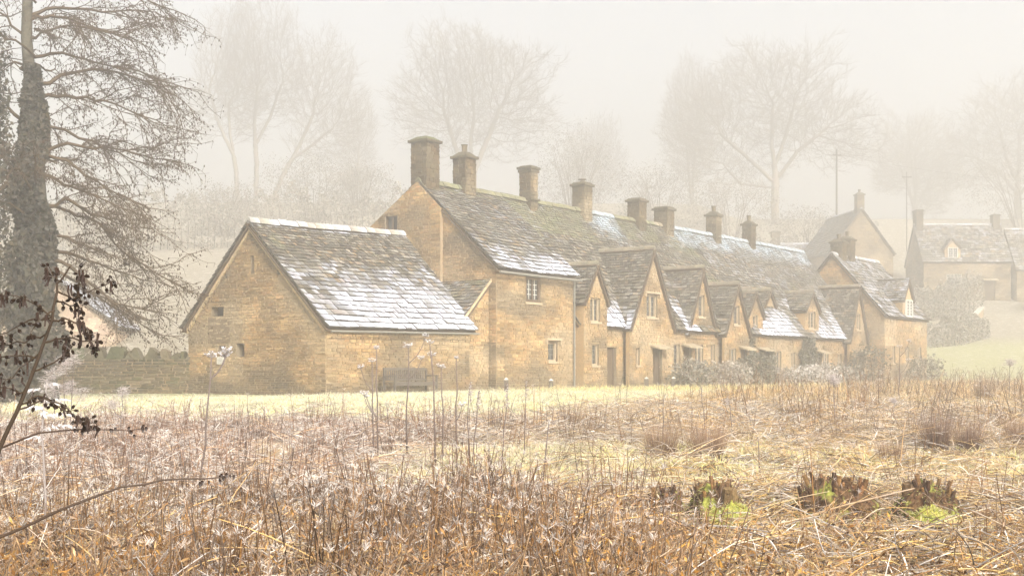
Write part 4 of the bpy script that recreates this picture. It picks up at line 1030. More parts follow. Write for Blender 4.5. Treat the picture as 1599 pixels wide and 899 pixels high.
def creeper(label, s0, s1, z0, z1, seed, cols=DKG, n=1500, rime=(0, .2)):
    base = W((s0 + s1) / 2, -.1, GZ - .05); root = thing('creeper', label, 'creeper', base, 'creepers on the cottage fronts'); nr = np.random.default_rng(seed)
    s = nr.uniform(-1, 1, n); b = nr.random(n); wid = (.55 + .45 * np.sin(b * 3.0 + .4)) * (1 + .2 * np.sin(b * 17 + seed)); s = s * wid * (s1 - s0) / 2 + (s0 + s1) / 2; z = z0 + (z1 - z0) * b; t = -.08 - .3 * nr.random(n) ** 1.5
    p = np.stack([A2[0] + U2[0] * s + N2[0] * t, A2[1] + U2[1] * s + N2[1] * t, z], 1) - np.array(base[:])
    u = nr.normal(size=(n, 3)); u /= np.linalg.norm(u, axis=1, keepdims=True); q = np.cross(u, nr.normal(size=(n, 3))); q /= np.linalg.norm(q, axis=1, keepdims=True); k = .075 * nr.uniform(.6, 1.5, (n, 1))
    v = np.stack([p - u * k, p + q * k * .6, p + u * k, p - q * k * .6], 1).reshape(-1, 3); cc = np.array(cols)[nr.integers(0, len(cols), n)] * nr.uniform(.7, 1.3, (n, 1))
    link('foliage', raw_mesh('foliage', v, np.arange(n * 4).reshape(n, 4), np.repeat(np.concatenate([cc, nr.uniform(*rime, (n, 1))], 1), 4, 0), M_LEAF), root)
    tw = Twigs(); rg = random.Random(seed)
    for i in range(7):
        x = rg.uniform(s0, s1); pts = [W(x + rg.gauss(0, .12), -.07, lerp(GZ - .1, z1, k / 5)) - base for k in range(6)]; tw.line(pts, .03, .01, (.1, .08, .06))
    link('stems', tw.mesh('stems', M_TWIG, None, 4), root)
creeper('pale frosted creeper beside the door under the largest gable', 22.1, 23.2, .9, 3.2, 51, [(.45, .40, .33), (.38, .33, .26)], 700, (.3, .9))
creeper('dark creeper left of the small window under the three dormers', 33.9, 35.3, .9, 2.9, 52)
creeper('dark creeper reaching the eave below the large dormer', 38.7, 41.3, .9, 3.6, 53, n=2600)
creeper('dim creeper right of the door under the narrow steep gable', 31.6, 32.6, .9, 3.5, 54)

# ---------------------------------------------------------------- the near alder on the left, its trunk in ivy
def build_alder():
    rng = random.Random(77); X0, Y0 = -13.4, 36.0; base = at_ground(X0, Y0, -.1)
    root = thing('alder_tree', 'big bare alder with drooping cone-hung branches and ivy-clad trunk at left', 'tree', base)
    def L(px, py, dy=0.0): return V((px - 800) / 2000 * Y0 - X0, dy, 1.65 + (580 - py) * Y0 / 2000) - DZ * base.z
    tk = MB(); trunk = [V(.25, 0, -.2), V(.2, 0, 1.0), V(.15, 0, 3), V(.1, 0, 5), V(.0, .0, 7.5), L(42, 60), L(45, -60), L(44, -200), L(50, -300)]
    tk.tube(trunk, [.42, .34, .30, .27, .20, .15, .13, .09, .04], 10, (.085, .072, .05)); tk.build('trunk', M_BARK, root, smooth=True)
    tw, cones = Twigs(), Twigs(); bc = (.115, .08, .045); cc = (.07, .045, .028)
    def cone(p, r):
        d = V(rng.gauss(0, .3), rng.gauss(0, .3), -1).normalized(); cones.seg(p, p + d * r * 1.6, r * .6, r, cc); cones.seg(p + d * r * 1.6, p + d * r * 3, r, r * .25, cc)
    def sub(p, d, ln, r, lev):
        n = 4; pts = [p]; q = p.copy(); dd = d.normalized()
        for i in range(n):
            dd = (dd + V(rng.gauss(0, .22), rng.gauss(0, .22), rng.gauss(-.06, .2))).normalized(); q = q + dd * ln / n; pts.append(q.copy())
        tw.line(pts, r, r * .45, bc)
        for i in range(1, n + 1):
            if lev > 0:
                for k in range(2):
                    if rng.random() < .85:
                        s = dd.cross(DZ).normalized() * rng.choice((-1, 1)); sub(pts[i], (pts[i] - pts[i - 1]).normalized() * .7 + s * rng.uniform(.2, .9) + DZ * rng.uniform(-.55, .45), ln * rng.uniform(.4, .65), r * .5, lev - 1)
            else:
                e = pts[i] + V(rng.gauss(0, .5), rng.gauss(0, .5), rng.gauss(-.2, .4)) * .28; tw.seg(pts[i], e, r * .5, r * .3, bc)
                if rng.random() < .62: cone(e, rng.uniform(.010, .021))
                if rng.random() < .5: cone(pts[i], rng.uniform(.010, .021))
    prim = [[(47, 25), (90, 6), (170, 8), (262, 2)], [(47, 32), (85, 22), (140, 35), (225, 62)], [(47, 60), (90, 52), (150, 50), (245, 68)], [(45, 140), (100, 118), (160, 102), (230, 112), (292, 142)],
            [(45, 155), (95, 148), (145, 150), (200, 160), (275, 182)], [(45, 190), (80, 195), (150, 215), (215, 242)], [(55, 240), (110, 248), (160, 280), (215, 305)], [(60, 315), (110, 325), (160, 345), (205, 392), (292, 436)],
            [(60, 330), (110, 308), (150, 330), (225, 352)], [(65, 360), (120, 370), (150, 388)], [(65, 380), (110, 395), (165, 410), (225, 430)], [(50, 90), (95, 78), (150, 84), (250, 100)], [(55, 270), (105, 285), (150, 300), (240, 330)],
            [(60, 235), (115, 225), (180, 225), (270, 245)], [(45, -30), (110, -50), (200, -40), (270, -10)], [(45, -60), (100, -100), (190, -90)], [(44, 120), (20, 95), (-30, 90)], [(44, 200), (10, 170), (-60, 190)], [(44, 60), (15, 30), (-40, 20)],
            [(66, 400), (105, 430), (150, 460), (225, 500)], [(66, 390), (120, 420), (190, 470), (240, 480)]]
    for b in prim:
        dy = rng.uniform(-1.6, 1.6); pts = []
        for i, (x, y) in enumerate(b): pts.append(L(45 + (x - 45) * .84, y, dy * i / (len(b) - 1)))
        fine = [pts[0]]
        for a, c in zip(pts, pts[1:]):
            for k in range(3): fine.append(lerp(a, c, (k + 1) / 3) + V(rng.gauss(0, .03), rng.gauss(0, .05), rng.gauss(0, .04)))
        tw.line(fine, rng.uniform(.045, .065), .014, bc)
        n = len(fine)
        for i in range(2, n):
            for k in range(2 if i > n * .4 else 1):
                d = (fine[i] - fine[i - 1]).normalized(); s = V(0, rng.choice((-1, 1)), 0)
                sub(fine[i], d * .8 + s * rng.uniform(.1, .8) + DZ * rng.uniform(-.6, .5), rng.uniform(.7, 1.4) * (1.15 if i > n * .5 else .8), .017, 1)
    for k in range(9):                                                     # limbs towards and away from us
        a = rng.choice((-1, 1)) * rng.uniform(.9, 2.0); p = trunk[4] + DZ * rng.uniform(-2.5, 5); pts = [p]
        for i in range(5): pts.append(pts[-1] + V(math.cos(a) * .5, math.sin(a) * .5, rng.uniform(-.1, .2)))
        tw.line(pts, .045, .015, bc)
        for i in range(2, 6): sub(pts[i], pts[i] - pts[i - 1] + DZ * rng.uniform(-.3, .3), 1.0, .014, 1)
    link('branches', tw.mesh('branches', M_TWIG, None, 4), root)
    o = link('cones', cones.mesh('cones', M_TWIG, None, 5), root, 'stuff')
    # ivy
    nr = np.random.default_rng(3); n = 22000; h = nr.random(n) * 9.6; a = nr.uniform(0, 2 * math.pi, n)
    wob = np.array([nz(math.cos(t) * 1.2, math.sin(t) * 1.2, z * .9) for t, z in zip(a, h)]); r = np.interp(h, [0, 2, 5, 7.5, 8.6, 9.6], [.62, .66, .55, .42, .30, .14]) * (1 + .7 * wob); r = np.maximum(r, .14) * (.72 + .35 * nr.random(n)); r = r * 1.0
    p = np.stack([.12 - .02 * h + r * np.cos(a) - .15 * (h < 7), r * np.sin(a), h], 1)
    u = nr.normal(size=(n, 3)) + np.array([0, 0, -.6]); u /= np.linalg.norm(u, axis=1, keepdims=True); q = np.cross(u, nr.normal(size=(n, 3))); q /= np.linalg.norm(q, axis=1, keepdims=True); k = .065 * nr.uniform(.6, 1.6, (n, 1))
    v = np.stack([p - u * k, p + q * k * .7, p + u * k, p - q * k * .7], 1).reshape(-1, 3); cc = np.array([(.035, .036, .016), (.05, .045, .022), (.075, .06, .032)])[nr.integers(0, 3, n)] * nr.uniform(.7, 1.3, (n, 1))
    link('ivy', raw_mesh('ivy', v, np.arange(n * 4).reshape(n, 4), np.repeat(np.concatenate([cc, nr.uniform(0, .12, (n, 1))], 1), 4, 0), M_LEAF), root, 'stuff')
build_alder()
def build_ivy_trunk():
    X0, Y0 = -14.75, 35.0; base = at_ground(X0, Y0, -.1); root = thing('ivy_clad_tree', 'dark ivy-smothered trunk at the extreme left edge', 'tree', base)
    m = MB(); m.tube([V(0, 0, -.2), V(.05, 0, 3), V(.15, 0, 6), V(.2, 0, 10), V(.1, 0, 13)], [.4, .3, .26, .2, .05], 10, (.13, .11, .08)); m.build('trunk', M_BARK, root, smooth=True)
    nr = np.random.default_rng(9); n = 13000; h = nr.random(n) * 10.6; a = nr.uniform(0, 2 * math.pi, n); wob = np.array([nz(math.cos(t) * 1.3 + 7, math.sin(t) * 1.3, z * .8) for t, z in zip(a, h)])
    r = np.maximum(.18, (1.0 - .03 * h) * (1 + .75 * wob)) * (.7 + .35 * nr.random(n)); p = np.stack([.1 + r * np.cos(a), r * np.sin(a), h], 1)
    u = nr.normal(size=(n, 3)) + np.array([0, 0, -.6]); u /= np.linalg.norm(u, axis=1, keepdims=True); q = np.cross(u, nr.normal(size=(n, 3))); q /= np.linalg.norm(q, axis=1, keepdims=True); k = .055 * nr.uniform(.6, 1.5, (n, 1))
    v = np.stack([p - u * k, p + q * k * .7, p + u * k, p - q * k * .7], 1).reshape(-1, 3); cc = np.array([(.035, .036, .016), (.05, .045, .022), (.075, .06, .032)])[nr.integers(0, 3, n)] * nr.uniform(.7, 1.3, (n, 1))
    link('ivy', raw_mesh('ivy', v, np.arange(n * 4).reshape(n, 4), np.repeat(np.concatenate([cc, nr.uniform(0, .12, (n, 1))], 1), 4, 0), M_LEAF), root, 'stuff')
    t = Twigs(); rng = random.Random(4)
    for k in range(16):
        z = rng.uniform(4, 11); a = rng.uniform(-1.2, 1.2); pts = [V(.1, 0, z)]
        for i in range(5): pts.append(pts[-1] + V(math.cos(a) * .3, math.sin(a) * .3, rng.uniform(-.05, .2)))
        t.line(pts, .03, .008, (.1, .08, .06))
    link('branches', t.mesh('branches', M_TWIG, None, 4), root)
build_ivy_trunk()
# ---------------------------------------------------------------- meadow plants (uncountable: instanced stands)
class Blades:
    """curved grass blades / stems / leaves as strips; colour per vertex, alpha = rime"""
    def __init__(s): s.v, s.f, s.c = [], [], []
    def blade(s, p, d, L, w, bend, c0, c1, a0, a1, n=3, side=None, rng=R, tipw=.15):
        p = Vector(p); d = Vector(d).normalized(); side = side or d.cross(V(rng.gauss(0, 1), rng.gauss(0, 1), .2)).normalized(); b = len(s.v)
        for i in range(n + 1):
            f = i / n; ww = w * lerp(1, tipw, f ** 1.4) / 2; c = mixc(c0, c1, f); a = lerp(a0, a1, f)
            s.v += [tuple(p - side * ww), tuple(p + side * ww)]; s.c += [(*c, a)] * 2
            d = (d + Vector(bend) / n).normalized(); p = p + d * L / n
        for i in range(n): s.f.append((b + 2 * i, b + 2 * i + 1, b + 2 * i + 3, b + 2 * i + 2))
        return p
    def stalk(s, p, d, L, r, bend, c0, c1, a0, a1, n=3, rng=R):
        """three-sided stem; returns points along it"""
        p = Vector(p); d = Vector(d).normalized(); b = len(s.v); pts = []
        for i in range(n + 1):
            f = i / n; x = d.cross(V(.3, .5, .1)).normalized(); y = d.cross(x); rr = r * lerp(1, .45, f); pts.append(p.copy())
            for k in range(3):
                t = k * 2.094; s.v.append(tuple(p + (x * math.cos(t) + y * math.sin(t)) * rr)); s.c.append((*mixc(c0, c1, f), lerp(a0, a1, f) * (1.0 if k else .55)))
            d = (d + Vector(bend) / n + V(rng.gauss(0, .05), rng.gauss(0, .05), 0)).normalized(); p = p + d * L / n
        for i in range(n):
            for k in range(3): s.f.append((b + 3 * i + k, b + 3 * i + (k + 1) % 3, b + 3 * i + 3 + (k + 1) % 3, b + 3 * i + 3 + k))
        return pts
    def leaf(s, p, d, L, w, c, a, rng=R):
        """crumpled leaf: two folded quads"""
        p = Vector(p); d = Vector(d).normalized(); x = d.cross(V(rng.gauss(0, 1), rng.gauss(0, 1), rng.gauss(0, 1))).normalized(); n = d.cross(x); b = len(s.v)
        k = rng.uniform(.1, .5); q = p + d * L * .5 + n * L * rng.uniform(-.2, .2); e = p + d * L * .95 + n * L * rng.uniform(-.45, .45)
        s.v += [tuple(p), tuple(q + x * w + n * w * k), tuple(e), tuple(q - x * w + n * w * k), tuple(q)]
        s.c += [(*c, a * .3), (*c, a), (*c, a), (*c, a), (*c, a * .4)]; s.f += [(b, b + 4, b + 2, b + 1), (b, b + 3, b + 2, b + 4)]
    def mesh(s, name, mat, base=None):
        return raw_mesh(name, np.array(s.v), np.array(s.f), np.array(s.c), mat, base)

STRAW = [(.66, .45, .19), (.57, .365, .15), (.76, .57, .28), (.46, .27, .11)]
BROWN = [(.12, .06, .025), (.075, .036, .016), (.20, .10, .04), (.30, .15, .05)]
GREENS = [(.58, .56, .15), (.68, .62, .21), (.45, .48, .12), (.76, .64, .26)]
def rnd_dir(rng, spread, up=1.0): return V(rng.gauss(0, spread), rng.gauss(0, spread), up)
def proto_turf(seed):
    rng = random.Random(seed); b = Blades()
    for i in range(60):
        p = V(rng.gauss(0, .13), rng.gauss(0, .13), -.01); c = rng.choice(GREENS if rng.random() < .6 else STRAW)
        b.blade(p, rnd_dir(rng, .5), rng.uniform(.05, .12), rng.uniform(.007, .012), rnd_dir(rng, .6, -.5), mixc(c, (.15, .12, .05), .3), mixc(c, (.7, .62, .38), .4), .05, rng.uniform(.2, 1), 2, rng=rng)
    return b
def proto_straw(seed):
    rng = random.Random(seed); b = Blades()
    for i in range(46):
        a = rng.uniform(0, 6.28); p = V(math.cos(a), math.sin(a), 0) * rng.uniform(0, .12) - DZ * .02; c = rng.choice(STRAW); sp = rng.uniform(.1, .9)
        b.blade(p, V(math.cos(a) * sp + rng.gauss(0, .2), math.sin(a) * sp + rng.gauss(0, .2), 1), rng.uniform(.16, .40), rng.uniform(.006, .012), V(math.cos(a) * .9, math.sin(a) * .9, -rng.uniform(.2, 1.5)), mixc(c, (.12, .06, .025), .6), c, .0, rng.choice((.1, .3, .9)), 3, rng=rng)
    return b
def proto_tangle(seed):
    """flattened rimed stems and sedge, long strands lying over one another"""
    rng = random.Random(seed); b = Blades()
    for i in range(26):
        p = V(rng.gauss(0, .18), rng.gauss(0, .18), rng.uniform(.0, .14)); c = mixc(rng.choice(STRAW), (.36, .27, .19), .4); dark = rng.random() < .3
        b.blade(p, rnd_dir(rng, 1.0, rng.uniform(.0, .8)), rng.uniform(.14, .42), rng.uniform(.007, .013), rnd_dir(rng, 1.1, -.9), mixc(c, (.10, .06, .04), .6), c, .1, .05 if dark else rng.uniform(.6, 1.1), 5, rng=rng, tipw=.5)
    for i in range(3):
        p = V(rng.gauss(0, .16), rng.gauss(0, .16), rng.uniform(.05, .2)); c = rng.choice(STRAW + BROWN); b.stalk(p, rnd_dir(rng, 1, rng.uniform(.0, .3)), rng.uniform(.3, .8), .0055, rnd_dir(rng, .25, -.2), c, c, .2, rng.choice((.1, .9)), 4, rng=rng)
    for i in range(7):
        p = V(rng.gauss(0, .16), rng.gauss(0, .16), rng.uniform(.02, .2)); b.leaf(p, rnd_dir(rng, 1, rng.uniform(-.3, .6)), rng.uniform(.03, .06), rng.uniform(.004, .009), (.52, .42, .32), rng.uniform(.6, 1.1), rng)
    return b
def proto_stalks(seed, hmin=.30, hmax=.82):
    rng = random.Random(seed); b = Blades(); tilt = V(rng.gauss(0, .18), rng.gauss(0, .1), 0)
    for i in range(rng.randint(7, 13)):
        p = V(rng.gauss(0, .15), rng.gauss(0, .15), -.02); c = rng.choice(BROWN); L = rng.uniform(hmin, hmax) * rng.choice((.5, 1, 1))
        pts = b.stalk(p, rnd_dir(rng, .12) + tilt, L, rng.uniform(.005, .009), rnd_dir(rng, .16, 0), c, mixc(c, (.30, .16, .07), .15), .0, rng.uniform(.0, .25), 5, rng=rng)
        for q in pts[2:]:
            if rng.random() < .5: b.leaf(q, rnd_dir(rng, .8, rng.uniform(-1.1, .3)), rng.uniform(.03, .07), rng.uniform(.004, .009), mixc(rng.choice(BROWN), (.46, .27, .11), rng.random() * .8), rng.choice((.1, .5, 1.0)), rng)
        if rng.random() < .35:
            for k in range(9): b.blade(pts[-1] - DZ * .03 * rng.random(), rnd_dir(rng, .7, .7), rng.uniform(.03, .07), .007, V(0, 0, 0), c, c, .4, 1, 1, rng=rng)
        elif rng.random() < .35:
            e = pts[-1]; b.stalk(e, V(rng.gauss(0, 1), rng.gauss(0, 1), -.3), L * .3, .005, V(0, 0, -.3), c, c, .1, .5, 2, rng=rng)
    return b
def proto_litter(seed):
    rng = random.Random(seed); b = Blades(); pal = [(.40, .23, .09), (.26, .14, .06), (.52, .34, .15), (.12, .065, .03), (.36, .23, .11)]
    for i in range(15):
        p = V(rng.gauss(0, .17), rng.gauss(0, .17), rng.uniform(0, .12)); b.leaf(p, rnd_dir(rng, 1, rng.uniform(-.5, .7)), rng.uniform(.03, .07), rng.uniform(.005, .012), rng.choice(pal), rng.choice((.0, .3, .9)), rng)
    for i in range(24):
        p = V(rng.gauss(0, .18), rng.gauss(0, .18), rng.uniform(0, .1)); c = rng.choice(BROWN + STRAW); b.stalk(p, rnd_dir(rng, 1, .25), rng.uniform(.15, .45), rng.uniform(.004, .007), rnd_dir(rng, .6, -.4), c, c, .05, rng.choice((.1, .8)), 4, rng=rng)
    return b
def proto_rank(seed):
    """taller fading herbs with hanging leaves, for the foreground"""
    rng = random.Random(seed); b = Blades()
    for i in range(rng.randint(5, 8)):
        p = V(rng.gauss(0, .14), rng.gauss(0, .14), -.02); c = rng.choice(BROWN + [(.36, .19, .07)]); L = rng.uniform(.3, .7)
        pts = b.stalk(p, rnd_dir(rng, .4), L, rng.uniform(.005, .009), rnd_dir(rng, .6, -.25), c, mixc(c, (.5, .28, .1), .5), .0, .4, 5, rng=rng)
        for q in pts[1:]:
            for k in range(2):
                if rng.random() < .7: b.leaf(q + V(rng.gauss(0, .03), rng.gauss(0, .03), rng.gauss(0, .03)), rnd_dir(rng, .8, -.8), rng.uniform(.04, .09), rng.uniform(.005, .012), rng.choice([(.34, .17, .055), (.20, .095, .035), (.46, .26, .09), (.09, .042, .02)]), rng.choice((.0, .1, .5)), rng)  # leaf colours darkened to put shadow into the front of the meadow
    return b

def gn_scatter(name, label, protos, pts, rot, scl, idx, tint, rime):
    """one stand of plants: points carrying rotation, size, kind, tint and rime, instanced by geometry nodes"""
    coll = bpy.data.collections.new(name + '_kinds')
    for i, b in enumerate(protos):
        coll.objects.link(bpy.data.objects.new('%s_kind_%02d' % (name, i), b.mesh(name, M_MEADOW)))
    me = bpy.data.meshes.new(name); me.vertices.add(len(pts)); me.vertices.foreach_set('co', np.asarray(pts, np.float32).ravel())
    for nm, ty, arr, key in (('rot', 'FLOAT_VECTOR', rot, 'vector'), ('scl', 'FLOAT', scl, 'value'), ('idx', 'INT', idx, 'value'), ('tint', 'FLOAT_VECTOR', tint, 'vector'), ('rime', 'FLOAT', rime, 'value')):
        at = me.attributes.new(nm, ty, 'POINT'); at.data.foreach_set(key, np.asarray(arr, np.int32 if ty == 'INT' else np.float32).ravel())
    o = bpy.data.objects.new(name, me); COL.objects.link(o); o['kind'] = 'stuff'; o['label'] = label
    ng = bpy.data.node_groups.new(name + '_scatter', 'GeometryNodeTree')
    ng.interface.new_socket('Geometry', in_out='INPUT', socket_type='NodeSocketGeometry'); ng.interface.new_socket('Geometry', in_out='OUTPUT', socket_type='NodeSocketGeometry')
    N, L = ng.nodes, ng.links; gi, go = N.new('NodeGroupInput'), N.new('NodeGroupOutput'); ip = N.new('GeometryNodeInstanceOnPoints'); ci = N.new('GeometryNodeCollectionInfo'); m2p = N.new('GeometryNodeMeshToPoints')
    ci.inputs['Collection'].default_value = coll; ci.inputs['Separate Children'].default_value = True; ci.inputs['Reset Children'].default_value = True
    def attr(nm, ty):
        n = N.new('GeometryNodeInputNamedAttribute'); n.data_type = ty; n.inputs['Name'].default_value = nm; return n.outputs['Attribute']
    L.new(gi.outputs[0], m2p.inputs['Mesh']); L.new(m2p.outputs[0], ip.inputs['Points']); L.new(ci.outputs[0], ip.inputs['Instance']); ip.inputs['Pick Instance'].default_value = True
    e2r = N.new('FunctionNodeEulerToRotation')
    L.new(attr('idx', 'INT'), ip.inputs['Instance Index']); L.new(attr('rot', 'FLOAT_VECTOR'), e2r.inputs[0]); L.new(e2r.outputs[0], ip.inputs['Rotation']); L.new(attr('scl', 'FLOAT'), ip.inputs['Scale'])
    L.new(ip.outputs[0], go.inputs[0])
    md = o.modifiers.new('scatter', 'NODES'); md.node_group = ng
    return o

STUMPS = [(1.66, 13.7, .22, .42), (2.20, 13.8, .34, .46), (3.42, 13.6, .46, .46), (4.44, 13.7, .34, .44)]
TUSS = [(2.494, 21.5), (3.222, 21.2), (7.28, 22.0), (7.96, 22.3), (9.03, 22.8), (13.97, 38), (-3.66, 19.5)]
def build_meadow():
    nr = np.random.default_rng(42)
    def field(n, y0, y1, margin=1.38, pw=1.0):
        """random points in the strip of meadow between two distances, evenly spread over the ground"""
        n = int(n * margin / 1.06); y = np.sqrt(nr.random(n) * (y1 ** 2 - y0 ** 2) + y0 ** 2); x = nr.uniform(-.42, .42, n) * y * margin + nr.uniform(-.6, .6, n)
        return x, y
    def patch(x, y, k, sd): return np.sin(x * k + sd + 1.3 * np.sin(y * k * .8 + sd)) * np.cos(y * k * 1.1 + sd * 2 + np.sin(x * k * .7)) * .5 + .5
    def st(x, y): return (x - A2[0]) * U2[0] + (y - A2[1]) * U2[1], (x - A2[0]) * N2[0] + (y - A2[1]) * N2[1]
    def keep(x, y, dens):
        s, t = st(x, y); ok = (nr.random(len(x)) < dens) & ((t < -.25) | (s < -.3) | (s > 57)) & ~((t > -.2) & (y > 40))
        for (sx, sy, r, h) in STUMPS: ok &= np.hypot(x - sx, (y - sy) * .9) > r * .9
        for (sx, sy) in TUSS: ok &= (np.hypot(x - sx, y - sy) > .42) & ~((np.abs(x - sx) < .45) & (y < sy) & (y > sy - 1.6) & (nr.random(len(x)) < .7))
        return x[ok], y[ok]
    def go(name, label, protos, x, y, smin, smax, tint, rime, tilt=.12):
        n = len(x); z = ground_z(x, y); pts = np.stack([x, y, z], 1)
        rot = np.stack([nr.normal(0, tilt, n), nr.normal(0, tilt, n), nr.uniform(0, 6.283, n)], 1)
        gn_scatter(name, label, protos, pts, rot, nr.uniform(smin, smax, n), nr.integers(0, len(protos), n), tint, rime)
    # where things grow, in metres; fr = left-hand rime, w = warm right-hand side
    u = lambda x, y: x / y * 2000 + 800
    def glade(x, y):      # the open grassy patch in the middle, and the cropped band to its right
        a = sstep(15.2, 16.8, y) * sstep(24.5, 22, y) * sstep(-3.2, -1.6, x - (y - 19) * .1) * sstep(6.0, 3.0, x) 
        b = sstep(15.5, 17.2, y) * sstep(22.5, 20.5, y) * sstep(2, 4, x)
        return np.maximum(a, b * .85)
    def lawn(x, y):
        a = sstep(25.5, 28.5, y + .8 * np.sin(x * 1.7)) * sstep(4.0, 0.5, x - (y - 32) * .45)
        s, t = st(x, y); return np.maximum(a, sstep(-5.5, -3.5, t) * (s > -1))
    def clump(x, y, k=.9, sd=0.0):
        """uneven clumps, 0 in the hollows and 1 in the thick of them"""
        return np.array([noise.noise(Vector((a * k + sd, b * k * .7, sd))) + .5 * noise.noise(Vector((a * k * 2.6 + sd, b * k * 1.8, sd + 4))) for a, b in zip(x, y)]) * .9 + .5
    def tintf(x, y, k=.5):
        p = clump(x, y, 1.7, 2.); t = np.ones((len(x), 3)); t *= np.clip(1 - k / 2 + k * p, .35, 1.6)[:, None]
        warm = np.clip(sstep(-1, 4, x) * .55 + sstep(13, 10.5, y) * .5 + .5 * (clump(x, y, .4, 7.) - .5), 0, 1); cool = sstep(1, -3, x) * sstep(13, 17, y)
        t[:, 0] *= 1.0 + .10 * warm; t[:, 1] *= 1.02 - .05 * cool + .03 * warm; t[:, 2] *= 1.0 - .34 * warm + .2 * cool
        return t
    def rimef(x, y):
        c = clump(x, y, 1.3, 9.); f = .5 + 1.25 * np.clip(c, 0, 1) + .3 * sstep(1, -3, x) * sstep(13, 16, y) - .28 * sstep(11.5, 9.5, y) - .12 * sstep(3, 8, x)
        return np.clip(f, .05, 1.2)
    low = lambda x, y: sstep(.9, 1.8, x) * sstep(15.5, 14.8, y) * .9
    near = lambda x, y: sstep(.9, 1.5, x) * sstep(5.6, 5.2, x) * sstep(11.6, 12.2, y) * sstep(15.2, 14.8, y)          # low growth in front of the stumps
    # turf: everywhere thin, thick in the glade and on the lawn
    x, y = field(30000, 6.5, 62); g = np.maximum(glade(x, y), lawn(x, y)); x, y = keep(x, y, .22 + .78 * g)
    sel = y < 50; x, y = x[sel], y[sel]; t = tintf(x, y, .4); L_ = lawn(x, y)[:, None]; lv = (.55 + .8 * np.clip(clump(x, y, 1.1, 12.), 0, 1))[:, None]; t = t * (1 - L_) + L_ * np.array([1.0, 1.12, 1.0]) * lv; go('turf', 'short rimed turf of the meadow and lawn', [proto_turf(i) for i in range(4)], x, y, .8, 1.6, t, rimef(x, y) * .8 + .25 * L_[:, 0])
    x, y = field(9000, 48, 84); x, y = keep(x, y, .3 + .7 * lawn(x, y)); go('far_turf', 'short turf before the cottages and on the right', [proto_turf(i + 9) for i in range(3)], x, y, 1.6, 3.0, tintf(x, y), np.full(len(x), .5))
    # straw coloured grass
    x, y = field(12000, 7, 46); d = (1 - glade(x, y) * .90) * (1 - lawn(x, y) * .97) * (.25 + .5 * sstep(-1, 4, x)) * np.clip(clump(x, y, .8, 1.) * 1.5, .1, 1.3); d *= np.where((x < 0) & (y > 14), .6, 1) * (1 - .9 * near(x, y)); x, y = keep(x, y, d)
    go('straw_grass', 'pale dead straw grass filling the meadow', [proto_straw(i + 20) for i in range(6)], x, y, .7, 1.4, tintf(x, y, .6), rimef(x, y))
    x, y = field(9000, 38, 80); d = (1 - lawn(x, y)) * sstep(-1, 4, x - (y - 45) * .12) * np.clip(clump(x, y, .35, 3.) * 1.4, .15, 1); x, y = keep(x, y, d); go('far_straw_grass', 'straw grass of the farther meadow at right', [proto_straw(i + 30) for i in range(4)], x, y, 1.1, 2.0, tintf(x, y, .6), rimef(x, y) * .8)
    # rimed tangles
    x, y = field(17000, 7, 34); d = (1 - glade(x, y) * .93) * (1 - lawn(x, y) * .98) * (.5 + .5 * sstep(2, -2, x)) * np.clip(1.5 * clump(x, y, 1.2, 4.) - .15, .08, 1) * (1 - .85 * near(x, y)); x, y = keep(x, y, d)
    go('rimed_sedge', 'flattened sedge and stems white with rime', [proto_tangle(i + 40) for i in range(6)], x, y, .8, 1.4, tintf(x, y, .6), rimef(x, y) * 1.1, .2)
    # upright brown stalks
    x, y = field(6500, 7.2, 27); d = (1 - glade(x, y) * .98) * (1 - lawn(x, y)) * (1 - low(x, y)) * (.2 + .8 * sstep(3.5, -.5, x)) * np.where(y < 15, .85, .42) * np.clip(clump(x, y, 1.0, 6.) * 2.6 - .8, .02, 1.2) + .8 * sstep(-1.9, -1.2, x) * sstep(.9, .2, x) * sstep(8.6, 9.2, y) * sstep(13.2, 12, y); x, y = keep(x, y, d)
    go('dead_stalks', 'dead upright brown stalks among the grass', [proto_stalks(i + 60) for i in range(8)], x, y, .6, 1.1, tintf(x, y, .4), rimef(x, y) * .9, .08)
    x, y = field(1500, 24, 60); d = (1 - lawn(x, y)) * (.2 + .8 * sstep(2, 6, x)) * np.clip(clump(x, y, .6, 2.) * 1.6 - .2, .05, 1); x, y = keep(x, y, d); go('far_stalks', 'thin dead stalks of the farther meadow', [proto_stalks(i + 70, .5, .95) for i in range(4)], x, y, .8, 1.3, tintf(x, y, .5), rimef(x, y))
    # fallen leaves and broken stems
    x, y = field(6000, 7, 20); d = (1 - glade(x, y) * .93) * np.where(y < 15.0, .5, .2) * (1 - .8 * near(x, y)); x, y = keep(x, y, d); go('leaf_litter', 'crumpled brown leaves and broken stems in the foreground', [proto_litter(i + 80) for i in range(6)], x, y, .8, 1.4, tintf(x, y, .6), rimef(x, y) * .8, .15)
    # rank herbs nearest to us
    x, y = field(2400, 7.0, 11.8); d = np.clip(clump(x, y, .9, 8.) * 1.9 - .35, .05, 1) * (1 - low(x, y) * .8); x, y = keep(x, y, d); go('rank_herbs', 'withered brown herbs along the front of the meadow', [proto_rank(i + 90) for i in range(7)], x, y, .55, 1.0, tintf(x, y, .5), rimef(x, y) * .6, .12)
build_meadow()
